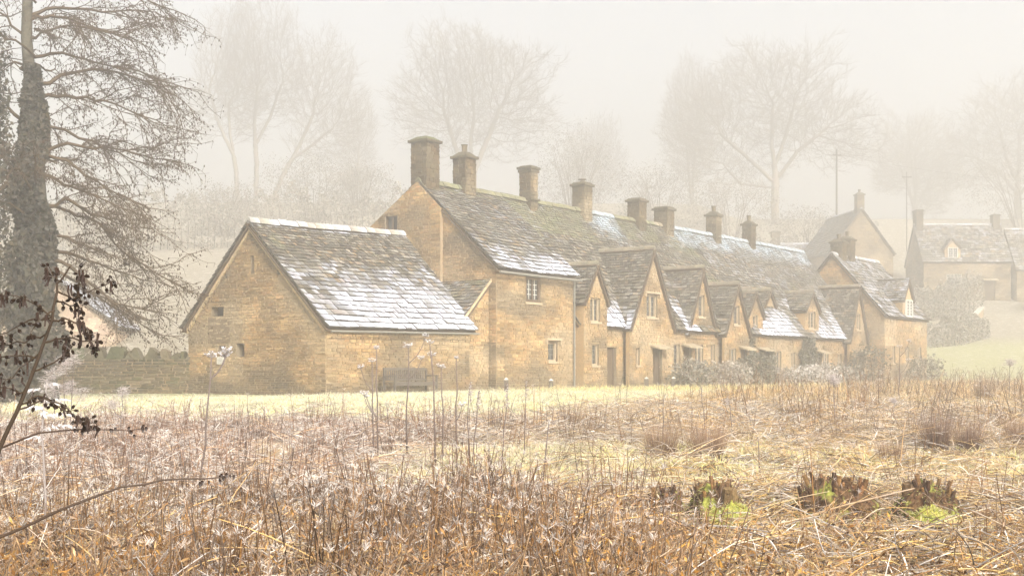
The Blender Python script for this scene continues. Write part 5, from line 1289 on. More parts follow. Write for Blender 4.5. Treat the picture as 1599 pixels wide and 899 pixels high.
# ---------------------------------------------------------------- single plants that stand out of the meadow
def tussock(label, x, y, h, w, seed, cols=STRAW, rime=(.0, .5), n=320, floppy=1.0):
    rng = random.Random(seed); b = Blades()
    fl0 = floppy
    for i in range(int(n * 1.25)):
        floppy = fl0 * rng.choice((.15, .15, .3, 2.0)); a = rng.uniform(0, 6.28); f = rng.random() ** .5; p = V(math.cos(a), math.sin(a), 0) * w * .3 * f; c = mixc(rng.choice(cols), (.5, .32, .13), .5 if floppy > fl0 else .0); sp = f * (.24 if floppy < fl0 else .5)
        b.blade(p - DZ * .03, V(math.cos(a) * sp + rng.gauss(0, .06), math.sin(a) * sp + rng.gauss(0, .06), 1), h * rng.uniform(.55, 1.1), rng.uniform(.004, .008), V(math.cos(a) * .4 * f * floppy, math.sin(a) * .4 * f * floppy, -.9 * f ** 3 * floppy), mixc(c, (.07, .035, .018), .75), c, .0, rng.uniform(*rime) * .6, 4, rng=rng)
    o = link('tussock', b.mesh('tussock', M_FROSTLEAF)); o.location = at_ground(x, y); tag(o, label, 'tussock', 'grass tussocks'); return o
TUS = [(.34, .18, .065), (.27, .13, .05), (.22, .10, .04), (.46, .28, .11)]
def mp(px, Y): return (px - 800) / 2000 * Y
tussock('brown tussock with trailing blades, left of the pair right of the glade', mp(1032, 21.5), 21.5, .62, .70, 1, TUS, n=480)
tussock('rounded brown tussock, right of the pair right of the glade', mp(1104, 21.2), 21.2, .68, .78, 2, TUS, n=560, floppy=1.3)
tussock('tall dark spiky tussock in the meadow at right', mp(1462, 22.0), 22.0, .78, .6, 3, [(.17, .08, .04), (.22, .11, .05), (.13, .065, .03)], n=460, floppy=.4)
tussock('shorter dark tussock right of the tall spiky one', mp(1514, 22.3), 22.3, .56, .6, 4, [(.17, .08, .04), (.24, .12, .055)], n=420, floppy=.6)
tussock('dark tussock cut by the right edge of the meadow', mp(1592, 22.8), 22.8, .6, .6, 5, [(.3, .16, .08), (.38, .22, .1)], n=340, floppy=.8)
tussock('far dark tussock standing above the meadow near the right edge', mp(1535, 38), 38, .9, .8, 6, [(.3, .18, .1), (.38, .24, .12)], n=300, floppy=.5)
tussock('pale tussock with arching yellow blades in the left-hand rime', mp(425, 19.5), 19.5, .5, .7, 7, [(.62, .46, .22), (.66, .50, .28)], (.2, .8), n=300, floppy=1.5)
tussock('low tan tussock between the stumps and the tall spiky one', mp(1390, 20.5), 20.5, .42, .6, 8, TUS, n=280)
tussock('orange-brown tussock at the far side of the glade', mp(890, 27), 27, .5, .9, 9, TUS, n=340, floppy=1.4)

def umbel(tw, p, d, r, c, rng, n=11):
    for k in range(n):
        a = 6.283 * k / n; rr = r * rng.uniform(.5, 1.0); q = p + V(math.cos(a) * rr, math.sin(a) * rr, r * rng.uniform(.1, .95)); tw.seg(p, q, .004, .003, c, .5)
        for j in range(5): tw.seg(q, q + V(rng.gauss(0, .3), rng.gauss(0, .3), .35) * r * .38, .006, .006, (.5, .42, .36), 1.0)
def dead_stem(label, x, y, h, seed, lean=(0, 0), heads=2, r=.012, kind='umbel', name='dead_hogweed', cat='dead plant', col=(.10, .052, .028), rime=.25):
    rng = random.Random(seed); tw = Twigs(); n = 7; p = V(0, 0, -.05); pts = [p]
    for i in range(n): pts.append(pts[-1] + V(lean[0] * h / n + rng.gauss(0, .012), lean[1] * h / n + rng.gauss(0, .012), h / n))
    c = jit(col, .15, rng); tw.line(pts, r, r * .5, c, .05, rime)
    root = thing(name, label, cat, at_ground(x, y), 'tall dead plants in the meadow'); hd = Twigs()
    for k in range(heads):
        if k == 0: q, d = pts[-1], V(0, 0, 1)
        else:
            i = rng.randint(n // 2, n - 1); a = rng.uniform(0, 6.28); L = h * rng.uniform(.14, .3); s = [pts[i]]
            for j in range(3): s.append(s[-1] + V(math.cos(a) * (.6 - .12 * j), math.sin(a) * (.6 - .12 * j), .55 + .25 * j).normalized() * L / 3)
            tw.line(s, r * .6, r * .35, c, .2, rime); q, d = s[-1], V(0, 0, 1)
        if kind == 'umbel': umbel(hd, q, d, rng.uniform(.045, .085), c, rng)
        elif kind == 'spike':
            for j in range(40): e = q - DZ * rng.uniform(0, h * .22); hd.seg(e, e + V(rng.gauss(0, .022), rng.gauss(0, .022), rng.uniform(0, .02)), .006, .004, mixc(c, (.28, .14, .08), .5), rng.uniform(.1, .9))
        elif kind == 'plume':
            for j in range(130):
                e = q + V(rng.gauss(0, .08), rng.gauss(0, .08), rng.uniform(-.18, .05)) * (h * .6); hd.seg(e, e + V(rng.gauss(0, .05), rng.gauss(0, .05), rng.uniform(-.02, .05)), .003, .002, (.34, .22, .17), rng.uniform(.3, .9))
    link('stem', tw.mesh('stem', M_FROSTLEAF, None, 5), root)
    if hd.a: link('seed_head', hd.mesh('seed_head', M_FROSTLEAF, None, 4), root, 'stuff')
    return root
for i, (px, Y, ytop, lean, heads, kind, lab) in enumerate([
        (590, 20, 540, (.0, 0), 3, 'umbel', 'branching hogweed skeleton left of the bench'), (582, 20.5, 560, (-.02, 0), 2, 'umbel', 'slim hogweed skeleton, leftmost of those before the bench'),
        (638, 21, 538, (.01, 0), 3, 'umbel', 'forked hogweed skeleton before the bench back'), (674, 19.5, 532, (-.03, 0), 2, 'umbel', 'tall dark hogweed stem before the right end of the bench'),
        (694, 21, 570, (.01, 0), 1, 'umbel', 'thin dark stem right of the bench with a small rimed head'), (712, 20, 555, (.0, 0), 2, 'umbel', 'hogweed stem with broad white rimed head right of the bench'),
        (735, 18.5, 590, (.02, 0), 1, 'spike', 'brown dock spike before the lean-to'), (745, 18.7, 604, (.05, 0), 1, 'spike', 'leaning brown dock spike right of another before the lean-to'),
        (797, 17.0, 592, (.08, 0), 1, 'spike', 'thin stem leaning right before the tall end cottage'), (862, 15.5, 648, (.15, 0), 1, 'bare', 'thin reddish stem slanting across the glade'),
        (1034, 22.0, 611, (-.03, 0), 1, 'bare', 'bare dark stick standing out of the left brown tussock'), (1096, 24.5, 600, (-.08, 0), 1, 'spike', 'dark dock spike above the right brown tussock'), (1135, 24.0, 614, (-.15, 0), 1, 'spike', 'slanting dark dock spike right of the brown tussocks'),
        (1187, 18.2, 676, (.0, 0), 0, 'bare', 'short bare stick in the cropped band at right'), (1305, 26, 590, (.0, 0), 2, 'plume', 'bushy brown seed head standing above the far meadow'),
        (1395, 27, 620, (.0, 0), 1, 'plume', 'smaller brown seed head right of the bushy one'), (1404, 34, 540, (.0, 0), 3, 'umbel', 'tall thin stems before the far gabled house'), (1575, 36, 560, (.0, 0), 2, 'plume', 'pale bushy plant above the meadow near the right edge'),
        (112, 23, 548, (.02, 0), 4, 'plume', 'reddish feathery plant before the dry stone wall'), (100, 23.5, 556, (-.02, 0), 3, 'plume', 'thinner feathery plant left of the reddish one'), (84, 24, 575, (.0, 0), 2, 'plume', 'small feathery stem at the left end of the dry stone wall'),
        (187, 21.5, 604, (.0, 0), 2, 'plume', 'drooping pale plume before the middle of the dry stone wall'), (330, 15.0, 552, (.1, 0), 4, 'umbel', 'slanting stem with white rimed sprays before the barn gable'), (820, 21, 588, (.02, 0), 1, 'spike', 'thin stem before the small lower window of the tall end cottage')]):
    x = mp(px, Y); g = gz(x, Y); h = 1.65 + (580 - ytop) * Y / 2000 - g
    dead_stem(lab, x - lean[0] * h, Y, h, 500 + i, lean, heads, .016 if kind == 'umbel' else .011, kind, {'umbel': 'dead_hogweed', 'spike': 'dead_dock', 'bare': 'dry_stick', 'plume': 'dead_herb'}[kind])

def build_rimed_fern():
    """white rime-covered fronds at the left"""
    rng = random.Random(13); x, Y = -3.78, 10.3; root = thing('rimed_plant', 'plant with broad white rime-covered fronds at the left edge', 'frosted plant', at_ground(x, Y)); b = Blades(); tw = Twigs()
    tw.line([V(0, 0, -.05), V(.03, 0, .6), V(.0, 0, 1.2), V(.04, 0, 1.58)], .012, .006, (.16, .1, .06), .1, .6)
    for k, (z, L, a) in enumerate([(1.55, .12, .3), (1.5, .16, 2.9), (1.42, .18, .0), (1.36, .2, 3.1), (1.30, .22, .2), (1.2, .26, .1), (1.12, .16, 3.0), (1.4, .15, 1.4), (1.32, .16, -1.4)]):
        p = V(.02, 0, z); d = V(math.cos(a), math.sin(a), .35)
        for j in range(16):
            q = p + d.normalized() * L * j / 16 - DZ * .16 * (j / 16) ** 2 * L * 2; b.blade(q, V(rng.gauss(0, .5) + d.x * .8, rng.gauss(0, .5) + d.y * .8, rng.gauss(-.1, .3)), rng.uniform(.03, .07), .022, V(0, 0, -.4), (.6, .55, .5), (.7, .66, .64), .6, 1.0, 2, rng=rng)
    link('stem', tw.mesh('stem', M_FROSTLEAF, None, 5), root); link('fronds', b.mesh('fronds', M_FROSTLEAF), root, 'stuff')
build_rimed_fern()

# ---------------------------------------------------------------- alder shoots close to the camera
def build_alder_sapling():
    rng = random.Random(31); Y0 = 5.2; base = at_ground(-2.35, Y0); root = thing('alder_sapling', 'dark leaning alder sapling with cones and catkins at left front', 'sapling', base)
    def L(px, py, dy=0.0): return V((px - 800) / 2000 * (Y0 + dy), Y0 + dy, 1.65 + (580 - py) * (Y0 + dy) / 2000) - base
    bark = (.075, .05, .03); st, br, cn, ck = Twigs(), Twigs(), Twigs(), Twigs()
    main = [V(0, 0, -.05), V(.12, 0, .6), L(-22, 760), L(0, 700), L(28, 640), L(60, 560), L(82, 500), L(90, 455), L(97, 436), L(110, 416)]
    fine = [main[0]]
    for a, b in zip(main, main[1:]): fine += [lerp(a, b, .5) + V(rng.gauss(0, .004), 0, rng.gauss(0, .004)), b]
    st.line(fine, .0125, .0032, bark, .0, .03)
    def cone(p):
        d = V(rng.gauss(0, .5), rng.gauss(0, .5), rng.gauss(-.6, .5)).normalized(); q = p + d * rng.uniform(.008, .02); br.seg(p, q, .0014, .0012, bark); r = rng.uniform(.0058, .0085)
        cn.seg(q, q + d * r * .7, r * .5, r, (.032, .02, .013)); cn.seg(q + d * r * .7, q + d * r * 1.9, r, r * .85, (.03, .018, .012)); cn.seg(q + d * r * 1.9, q + d * r * 2.6, r * .85, r * .25, (.04, .025, .016), .12)
    def catkin(p):
        q = p + V(rng.gauss(0, .004), rng.gauss(0, .004), -.008); l = rng.uniform(.028, .05); br.seg(p, q, .0012, .001, bark); ck.line([q, q + V(rng.gauss(0, .003), 0, -l * .5), q + V(rng.gauss(0, .006), 0, -l)], .0042, .0034, (.05, .027, .018), .0, .06)
    side = [[(90, 455), (115, 468), (140, 455), (176, 438)], [(60, 560), (30, 555), (-20, 562)], [(82, 495), (60, 478), (25, 462), (0, 458)], [(75, 520), (40, 535), (0, 538), (-20, 540)], [(68, 535), (100, 528), (140, 532), (150, 545)],
            [(78, 500), (110, 500), (135, 512), (142, 522)], [(88, 470), (110, 478), (128, 480)], [(97, 440), (82, 430), (80, 420)], [(50, 580), (85, 566), (110, 545), (108, 528)], [(40, 612), (15, 606), (-10, 610)], [(28, 640), (70, 622), (110, 645), (140, 655)],
            [(82, 495), (45, 500), (10, 520), (-15, 525)], [(85, 485), (62, 500), (48, 520)], [(64, 550), (20, 590), (-12, 590)], [(30, 632), (60, 618), (95, 630), (130, 660), (152, 662)], [(118, 466), (122, 448), (128, 428)]]
    for b in side:
        dy = rng.uniform(-.18, .22); pts = [L(x, y, dy * i / (len(b) - 1)) for i, (x, y) in enumerate(b)]; f2 = [pts[0]]
        for p, q in zip(pts, pts[1:]): f2 += [lerp(p, q, .34) + V(rng.gauss(0, .004), 0, rng.gauss(0, .004)), lerp(p, q, .67) + V(rng.gauss(0, .004), 0, rng.gauss(0, .005)), q]
        br.line(f2, .0042, .0018, bark, .0, .06)
        for i, p in enumerate(f2[2:]):
            for k in range(2): 
                if rng.random() < .8: cone(p + V(rng.gauss(0, .006), 0, rng.gauss(0, .006)))
            if rng.random() < .6:
                e = p + V(rng.gauss(0, .02), rng.gauss(0, .02), rng.uniform(.005, .03)); br.seg(p, e, .002, .0012, bark, .2)
                for k in range(rng.randint(0, 3)): catkin(e)
                if rng.random() < .5: cone(e)
        for k in range(3): cone(f2[-1]) if rng.random() < .6 else catkin(f2[-1])
    link('stem', st.mesh('stem', M_FROSTLEAF, None, 7), root); link('side_shoots', br.mesh('side_shoots', M_FROSTLEAF, None, 5), root, 'stuff'); link('cones', cn.mesh('cones', M_FROSTLEAF, None, 6), root, 'stuff'); link('catkins', ck.mesh('catkins', M_FROSTLEAF, None, 6), root, 'stuff')
    # two long low shoots that arch in from the left
    for j, (pp, lab, r0) in enumerate([([(-60, 730), (0, 700), (60, 676), (120, 670), (180, 671), (226, 668)], 'low alder shoot with cones at its tip, under the leaning sapling', .006),
                                       ([(-60, 862), (0, 838), (60, 812), (130, 782), (190, 760), (255, 749), (320, 747), (356, 744)], 'long bare twig arching in from the lower left corner', .0085)]):
        yy = 5.4; b2 = at_ground(-2.7, yy); r2 = thing('arching_shoot', lab, 'branch', b2); t = Twigs(); c2 = Twigs(); t.line([V(0, 0, -.05), V((pp[0][0] - 800) / 2000 * yy + 2.62, 0, .35)], r0 * 1.3, r0 * 1.15, (.085, .05, .027), 0, .02)
        pts = [V(0, 0, -.05), V((pp[0][0] - 800) / 2000 * yy + 2.62, 0, .35)] + [V((x - 800) / 2000 * yy, yy, 1.65 + (580 - y) * yy / 2000) - b2 for x, y in pp]
        f3 = [pts[1]]
        for p, q in zip(pts[1:], pts[2:]): f3 += [lerp(p, q, .5) + V(rng.gauss(0, .003), rng.gauss(0, .004), rng.gauss(0, .003)), q]
        t.line(f3, r0 * 1.15, r0 * .3, (.085, .05, .027), .0, .08)
        for p in f3[4:]:
            if rng.random() < .7: e = p + V(rng.uniform(-.01, .03), 0, rng.uniform(.0, .03)); t.seg(p, e, .002, .0012, (.12, .08, .05), .2)
        for p in f3[-3:] + ([f3[-5]] if j == 0 else []):
            for k in range(4):
                q = p + V(rng.gauss(0, .012), rng.gauss(0, .01), rng.gauss(0, .01)); r = rng.uniform(.005, .008); c2.seg(q, q + V(0, 0, -r), r * .6, r, (.04, .022, .015)); c2.seg(q - DZ * r, q - DZ * r * 2.4, r, r * .3, (.05, .028, .018), .2)
        link('stem', t.mesh('stem', M_FROSTLEAF, None, 6), r2); link('cones', c2.mesh('cones', M_FROSTLEAF, None, 6), r2, 'stuff')
build_alder_sapling()

# ---------------------------------------------------------------- coppice stumps
M_STUMP = mat_masonry('rotting_wood', 22, .5, 1.0, c2=(.07, .05, .025))
def mat_stool():
    """dark rotten wood, patched with moss wherever it has taken hold"""
    m, N, L = mat_new('mossy_stool'); out = N.new('ShaderNodeOutputMaterial'); b = N.new('ShaderNodeBsdfPrincipled'); b.inputs['Roughness'].default_value = .95; b.inputs['Specular IOR Level'].default_value = .1
    at = N.new('ShaderNodeAttribute'); at.attribute_name = 'Col'; tc = N.new('ShaderNodeTexCoord'); oi = N.new('ShaderNodeObjectInfo')
    w = N.new('ShaderNodeTexNoise'); w.inputs['Scale'].default_value = 16; w.inputs['Detail'].default_value = 6; mp_ = N.new('ShaderNodeMapping'); mp_.inputs['Scale'].default_value = (1, 1, .3)
    g = N.new('ShaderNodeTexNoise'); g.noise_dimensions = '4D'; g.inputs['Scale'].default_value = 4.5; g.inputs['Detail'].default_value = 5; f = N.new('ShaderNodeTexNoise'); f.inputs['Scale'].default_value = 60; f.inputs['Detail'].default_value = 3
    r1 = N.new('ShaderNodeMapRange'); r1.inputs[1].default_value = .3; r1.inputs[2].default_value = .7; r1.inputs[3].default_value = .35; r1.inputs[4].default_value = 2.0
    r2 = N.new('ShaderNodeMapRange'); r2.inputs[1].default_value = .53; r2.inputs[2].default_value = .60; r2.inputs[3].default_value = 0; r2.inputs[4].default_value = 1
    mm = N.new('ShaderNodeMix'); mm.data_type = 'RGBA'; mm.blend_type = 'MULTIPLY'; mm.inputs[0].default_value = 1
    mc = N.new('ShaderNodeMix'); mc.data_type = 'RGBA'; mc.inputs[6].default_value = (.13, .14, .03, 1); mc.inputs[7].default_value = (.42, .42, .09, 1); mx = N.new('ShaderNodeMix'); mx.data_type = 'RGBA'
    L.new(tc.outputs['Object'], mp_.inputs[0]); L.new(mp_.outputs[0], w.inputs['Vector']); L.new(tc.outputs['Object'], g.inputs['Vector']); L.new(oi.outputs['Random'], g.inputs['W']); L.new(tc.outputs['Object'], f.inputs['Vector'])
    L.new(w.outputs[0], r1.inputs[0]); L.new(at.outputs['Color'], mm.inputs[6]); L.new(r1.outputs[0], mm.inputs[7]); L.new(f.outputs[0], mc.inputs[0]); L.new(g.outputs[0], r2.inputs[0])
    L.new(r2.outputs[0], mx.inputs[0]); L.new(mm.outputs[2], mx.inputs[6]); L.new(mc.outputs[2], mx.inputs[7]); L.new(mx.outputs[2], b.inputs['Base Color'])
    bp = N.new('ShaderNodeBump'); bp.inputs['Strength'].default_value = 1.0; bp.inputs['Distance'].default_value = .06; L.new(w.outputs[0], bp.inputs['Height']); L.new(bp.outputs[0], b.inputs['Normal']); L.new(b.outputs[0], out.inputs[0])
    return m
M_STOOL = mat_stool()
M_MOSS = mat_masonry('moss', 60, .5, 1.0, c2=(.36, .34, .10))
def stump(label, x, y, r, h, seed, moss=.3, shoots=18, mound=None, slabs=2):
    rng = random.Random(seed); root = thing('coppice_stump', label, 'tree stump', at_ground(x, y, -.04), 'old coppice stumps'); m = MB(); n, k = 56, 16
    rings = []
    for j in range(k):
        f = j / (k - 1); ring = []
        for i in range(n):
            a = 6.283 * i / n; rr = r * (1.22 * (1 - .62 * f ** 2.4)) * (1 + .24 * nz(math.cos(a) * 1.8 + seed, math.sin(a) * 1.8, f * 1.5) + .13 * nz(math.cos(a) * 5, math.sin(a) * 5 + seed, f * 3) + .16 * nz(math.cos(a) * 13, math.sin(a) * 13 + seed, f * 7))
            zz = h * .8 * f * (1 + (.22 * nz(math.cos(a) * 2.6 + 3 * seed, math.sin(a) * 2.6, 1) + .16 * nz(math.cos(a) * 7 + seed, math.sin(a) * 7, 2) if j == k - 1 else 0)); ring.append(V(math.cos(a) * rr, math.sin(a) * rr, zz))
        rings.append(ring)
    for j in range(k - 1):
        for i in range(n):
            q = [rings[j][i], rings[j][(i + 1) % n], rings[j + 1][(i + 1) % n], rings[j + 1][i]]; c = (q[0] + q[2]) / 2
            col = jit((.085, .048, .023), .15, rng)
            m.poly(q, col)
    top = V(0, 0, h * .78)
    for i in range(n): m.poly([rings[-1][i], rings[-1][(i + 1) % n], top], jit((.10, .06, .03), .15, rng))
    body = m.build('stool', M_STOOL, root)
    for i in range(shoots):                                   # sawn-off poles round the rim
        a = rng.uniform(0, 6.283); rr = r * rng.uniform(.3, .95); p = V(math.cos(a) * rr, math.sin(a) * rr, h * (.72 - .3 * (rr / r) ** 2)); d = V(math.cos(a) * rng.uniform(.1, .55), math.sin(a) * rng.uniform(.1, .55), 1).normalized(); l = h * rng.choice((.1, .15, .2, .32)) * rng.uniform(.7, 1.2); q = rng.uniform(.008, .03)
        c = jit(rng.choice([(.10, .05, .022), (.16, .08, .032), (.07, .035, .018), (.24, .13, .05)]), .25, rng); s = MB(); s.tube([p - d * .08, p + d * l * .5, p + d * l], [q * 1.15, q, q * .92], 7, c); s.build('sawn_shoot', M_STUMP, root)
    for i in range(slabs):
        a = rng.uniform(-1.2, 4); p = V(math.cos(a) * r * .8, math.sin(a) * r * .5 - .1, h * rng.uniform(.3, .7)); s = MB(); w = rng.uniform(.06, .11); t = V(rng.uniform(-.3, .3), -.2, 1).normalized(); x2 = V(1, rng.uniform(-.4, .4), 0).normalized()
        s.tube([p - t * .12, p + t * w * .4, p + t * w * 1.3], [w * .8, w * .85, w * .7], 6, jit((.19, .115, .055), .2, rng)); s.build('sawn_limb', M_STUMP, root)
    if mound:
        mm = MB(); nn, kk = 20, 6; mx, my, mr, mh = mound; g = []
        for j in range(kk + 1):
            f = j / kk; g.append([V(mx + math.cos(6.283 * i / nn) * mr * f * (1 + .25 * nz(i * .6, f, seed)), my + math.sin(6.283 * i / nn) * mr * .7 * f * (1 + .25 * nz(i * .6, f, seed)), mh * (1 - f ** 2.2) * (1 + .3 * nz(i * .5, f * 3, seed + 4)) - .02) for i in range(nn)])
        for j in range(kk):
            for i in range(nn): mm.poly([g[j][i], g[j][(i + 1) % nn], g[j + 1][(i + 1) % nn], g[j + 1][i]], jit(rng.choice([(.42, .42, .06), (.50, .47, .10), (.30, .34, .05)]), .2, rng))
        mm.build('moss_cushion', M_MOSS, root, smooth=True)
        bl = Blades()
        for i in range(900):
            f = math.sqrt(rng.random()); a = rng.uniform(0, 6.283); p = V(mx + math.cos(a) * mr * f, my + math.sin(a) * mr * .7 * f, mh * (1 - f ** 2.2) - .03); bl.blade(p, V(rng.gauss(0, .5) + math.cos(a) * .4, rng.gauss(0, .5) - .3, 1), rng.uniform(.03, .06), .012, V(0, 0, -.5), (.34, .36, .05), (.62, .58, .14), .0, rng.uniform(0, .55), 2, rng=rng)
        link('moss_tufts', bl.mesh('moss_tufts', M_FROSTLEAF), root, 'stuff')
    bl = Blades()
    for i in range(int(700 * moss) + 60):
        a = rng.uniform(0, 6.283); f = rng.random(); rr = r * (1.24 * (1 - .62 * f ** 2.4)) * (1 + .24 * nz(math.cos(a) * 1.8 + seed, math.sin(a) * 1.8, f * 1.5)); c = rng.choice([(.40, .42, .07), (.26, .30, .05), (.50, .48, .12)])
        bl.blade(V(math.cos(a) * rr, math.sin(a) * rr, h * .8 * f), V(math.cos(a), math.sin(a), .5), rng.uniform(.02, .05), .016, V(0, 0, -.8), mixc(c, (.08, .08, .02), .4), c, .0, rng.uniform(0, .35), 2, rng=rng)
    for i in range(70):
        a = rng.uniform(0, 6.283); rr = r * rng.uniform(.6, .95); c = jit((.11, .06, .028), .4, rng); bl.blade(V(math.cos(a) * rr, math.sin(a) * rr, h * rng.uniform(.5, .8)), V(math.cos(a) * .3 + rng.gauss(0, .15), math.sin(a) * .3 + rng.gauss(0, .15), 1), rng.uniform(.04, .12), rng.uniform(.01, .022), V(rng.gauss(0, .3), rng.gauss(0, .3), 0), c, mixc(c, (.3, .17, .07), .5), .0, rng.uniform(0, .5), 2, rng=rng, tipw=.3)
    link('moss_and_splinters', bl.mesh('moss_and_splinters', M_FROSTLEAF), root, 'stuff')
    bl = Blades()                                             # rimed grass and stems caught on it
    for i in range(90):
        a = rng.uniform(0, 6.283); rr = r * rng.uniform(.7, 1.35); p = V(math.cos(a) * rr, math.sin(a) * rr, rng.uniform(0, h * .4)); c = rng.choice(STRAW + BROWN); bl.blade(p, V(rng.gauss(0, .5), rng.gauss(0, .5), 1), rng.uniform(.12, .35), .007, V(rng.gauss(0, .6), rng.gauss(0, .6), -.7), c, c, .1, rng.uniform(.2, .9), 3, rng=rng)
    link('caught_grass', bl.mesh('caught_grass', M_FROSTLEAF), root, 'stuff')
    return root
sx = STUMPS
stump('small brown coppice stump, leftmost of the four', sx[0][0], sx[0][1], .17, .52, 1, .1, 34, None, 1)
stump('coppice stump with bright yellow-green moss cushion in front', sx[1][0], sx[1][1], .28, .56, 2, .35, 40, (.14, -.28, .32, .30), 1)
stump('widest coppice stump bristling with sawn brown shoots', sx[2][0], sx[2][1], .38, .54, 3, .12, 80, None, 3)
stump('dark mossy stump with pale sawn limbs, rightmost of the four', sx[3][0], sx[3][1], .28, .52, 4, .45, 34, (-.04, -.26, .26, .24), 4)
def log(label, x, y, ang, l, r, seed):
    rng = random.Random(seed); root = thing('sawn_log', label, 'log', at_ground(x, y)); m = MB(); d = V(math.cos(ang), math.sin(ang) * .4, .55).normalized(); m.tube([V(0, 0, .0), d * l * .5, d * l], [r, r * .95, r * .9], 9, (.16, .095, .05)); m.build('bark', M_STUMP, root)
    m = MB(); e = d * (l + .002); x2 = d.cross(DZ).normalized(); y2 = d.cross(x2); m.poly([e + (x2 * math.cos(t) + y2 * math.sin(t)) * r * .82 for t in [k * .698 for k in range(9)]], (.30, .19, .10)); m.build('cut_face', M_STUMP, root)
log('short sawn log tilted up beside the rightmost stump', 4.88, 13.5, .9, .26, .07, 3)
log('thin sawn log pointing right, below the tilted one', 4.88, 13.35, .25, .34, .035, 4)
# fallen canes lying across the stumps
for i, (a, b, r, lab) in enumerate([((2.55, 12.4, .12), (4.05, 12.9, .46), .012, 'long yellow cane lying aslant before the widest stump'), ((4.55, 15.0, .55), (5.15, 16.6, .95), .007, 'arched dry grass stem right of the widest stump'), ((3.55, 12.9, .4), (4.1, 12.3, .05), .008, 'broken cane sloping down right of the widest stump'), ((2.6, 13.7, .22), (3.0, 13.4, .1), .012, 'flat reed cane beside the moss cushion')]):
    base = at_ground(a[0], a[1]); t = Twigs(); p, q = V(a[0], a[1], gz(a[0], a[1]) + a[2]) - base, V(b[0], b[1], gz(b[0], b[1]) + b[2]) - base; mid = (p + q) / 2 + DZ * (.22 if i == 1 else .02)
    t.line([p, lerp(p, mid, .5) + DZ * (.06 if i == 1 else 0), mid, lerp(mid, q, .5) + DZ * (.05 if i == 1 else 0), q], r, r * .5, (.42, .25, .09), .05, .35); o = link('fallen_cane', t.mesh('fallen_cane', M_FROSTLEAF, None, 6)); o.location = base; tag(o, lab, 'cane')

# ---------------------------------------------------------------- bench, posts, telegraph poles
def build_bench():
    s0, s1, t0 = 2.4, 4.75, -.95; p = W(3.6, t0, 0); z = gz(p.x, p.y); base = V(p.x, p.y, z); root = thing('garden_bench', 'grey wooden slatted bench standing against the barn front', 'bench', base)
    def bx(name, a0, a1, b0, b1, z0, z1): m = MB(); m.box(W(a0, b0, z + z0), DU * (a1 - a0), DV * (b1 - b0), DZ * (z1 - z0)); m.build(name, M_BENCH, root, base=base)
    for a in (s0, s1 - .07):
        bx('leg', a, a + .07, t0, t0 + .07, -.05, .64); bx('leg', a, a + .07, t0 + .5, t0 + .57, -.05, .95); bx('armrest', a - .01, a + .08, t0 - .04, t0 + .5, .643, .69)
    for k in range(4): bx('seat_slat', s0 + .003, s1 - .003, t0 + .01 + k * .125, t0 + .115 + k * .125, .42, .45)
    bx('seat_rail', s0 + .072, s1 - .072, t0 + .015, t0 + .055, .32, .417); bx('top_rail', s0 + .072, s1 - .072, t0 + .51, t0 + .56, .86, .95); bx('lower_rail', s0 + .072, s1 - .072, t0 + .51, t0 + .56, .50, .56)
    n = 19
    for k in range(n): a = s0 + .12 + (s1 - s0 - .24) * k / n; bx('back_slat', a, a + .05, t0 + .52, t0 + .545, .562, .858)
build_bench()
for i, (px, Y, h, lab) in enumerate([(791, 48.0, .55, 'short grey post on the grass before the tall end cottage'), (861, 50.5, .5, 'short post left of the drainpipe before the tall end cottage'), (1010, 55.5, .55, 'short pale-topped post, leftmost before the large front gable'), (1052, 57.5, .55, 'short pale-topped post, middle of three before the gables'), (1085, 59.5, .5, 'short pale-topped post, rightmost of three before the gables')]):
    x = mp(px, Y); base = at_ground(x, Y, -.05); r = thing('marker_post', lab, 'post', base, 'short posts along the cottage path'); m = MB(); w = .16; m.box(V(-w / 2, -w / 2, 0), V(w, 0, 0), V(0, w, 0), V(0, 0, h)); m.build('shaft', M_BENCH, r)
    m = MB(); m.solid([V(-w * .6, -w * .6, h + .002), V(w * .6, -w * .6, h + .002), V(w * .6, w * .6, h + .002), V(-w * .6, w * .6, h + .002), V(0, 0, h + .1)], [(3, 2, 1, 0), (0, 1, 4), (1, 2, 4), (2, 3, 4), (3, 0, 4)], [(.6, .56, .5)] * 5); m.build('cap', M_STONE, r)
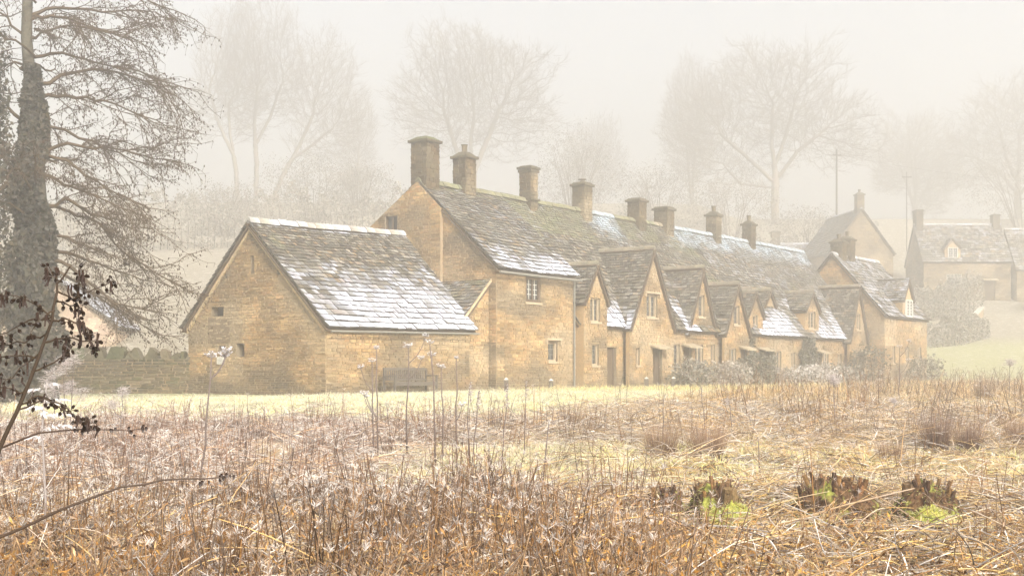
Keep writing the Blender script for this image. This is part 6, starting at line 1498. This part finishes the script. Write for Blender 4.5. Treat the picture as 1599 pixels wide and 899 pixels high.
def pole(label, x, y, top, r, arm):
    base = at_ground(x, y, -.2); root = thing('telegraph_pole', label, 'pole', base); h = top - base.z; m = MB(); m.tube([V(0, 0, 0), V(0, 0, h * .5), V(0, 0, h)], [r, r * .85, r * .7], 8, (.1, .08, .06)); m.build('mast', M_WOOD, root)
    m = MB(); m.box(V(-arm, -.06, h - .7), V(2 * arm, 0, 0), V(0, .06, 0), V(0, 0, .12)); m.build('cross_arm', M_WOOD, root)
    for a in (-arm * .85, arm * .85): m = MB(); m.tube([V(a, -.03, h - .58), V(a, -.03, h - .48), V(a, -.03, h - .42)], [.03, .05, .02], 6, (.4, .4, .38)); m.build('insulator', M_LEAD, root)
    return V(x, y, top)
p1 = pole('tall telegraph pole standing behind the end of the row', 36.5, 144.0, 26.6, .14, .45)
p2 = pole('thin pole with short cross arm behind the hillside house', 49.0, 159.0, 26.4, .07, .6)
def wire(label, a, b, sag):
    t = Twigs(); n = 14; base = a.copy(); pts = [lerp(a, b, i / n) - DZ * sag * 4 * (i / n) * (1 - i / n) - base for i in range(n + 1)]; t.line(pts, .011, .011, (.1, .095, .09)); o = link('overhead_wire', t.mesh('overhead_wire', M_TWIG, None, 4)); o.location = base; tag(o, label, 'wire')
wire('overhead wire running left from the tall pole', p1 - DZ * .6 - V(.4, 0, 0), V(10.0, 150.0, 24.5), .6)
wire('overhead wire running right from the tall pole', p1 - DZ * .6 + V(.4, 0, 0), V(78.0, 156.0, 24.5), 1.1)
# ---------------------------------------------------------------- the fog
def build_haze(density=.0075):
    m, N, L = mat_new('haze_air')
    out = N.new('ShaderNodeOutputMaterial'); v = N.new('ShaderNodeVolumePrincipled')
    v.inputs['Color'].default_value = (.915, .914, .908, 1); v.inputs['Density'].default_value = density; v.inputs['Anisotropy'].default_value = .6
    L.new(v.outputs[0], out.inputs['Volume'])
    mb = MB(); mb.box(V(-265, -125, -2.0), V(530, 0, 0), V(0, 540, 0), V(0, 0, 60.0))
    o = mb.build('haze', m, kind='stuff'); o['label'] = 'even pale fog filling the valley'
build_haze()
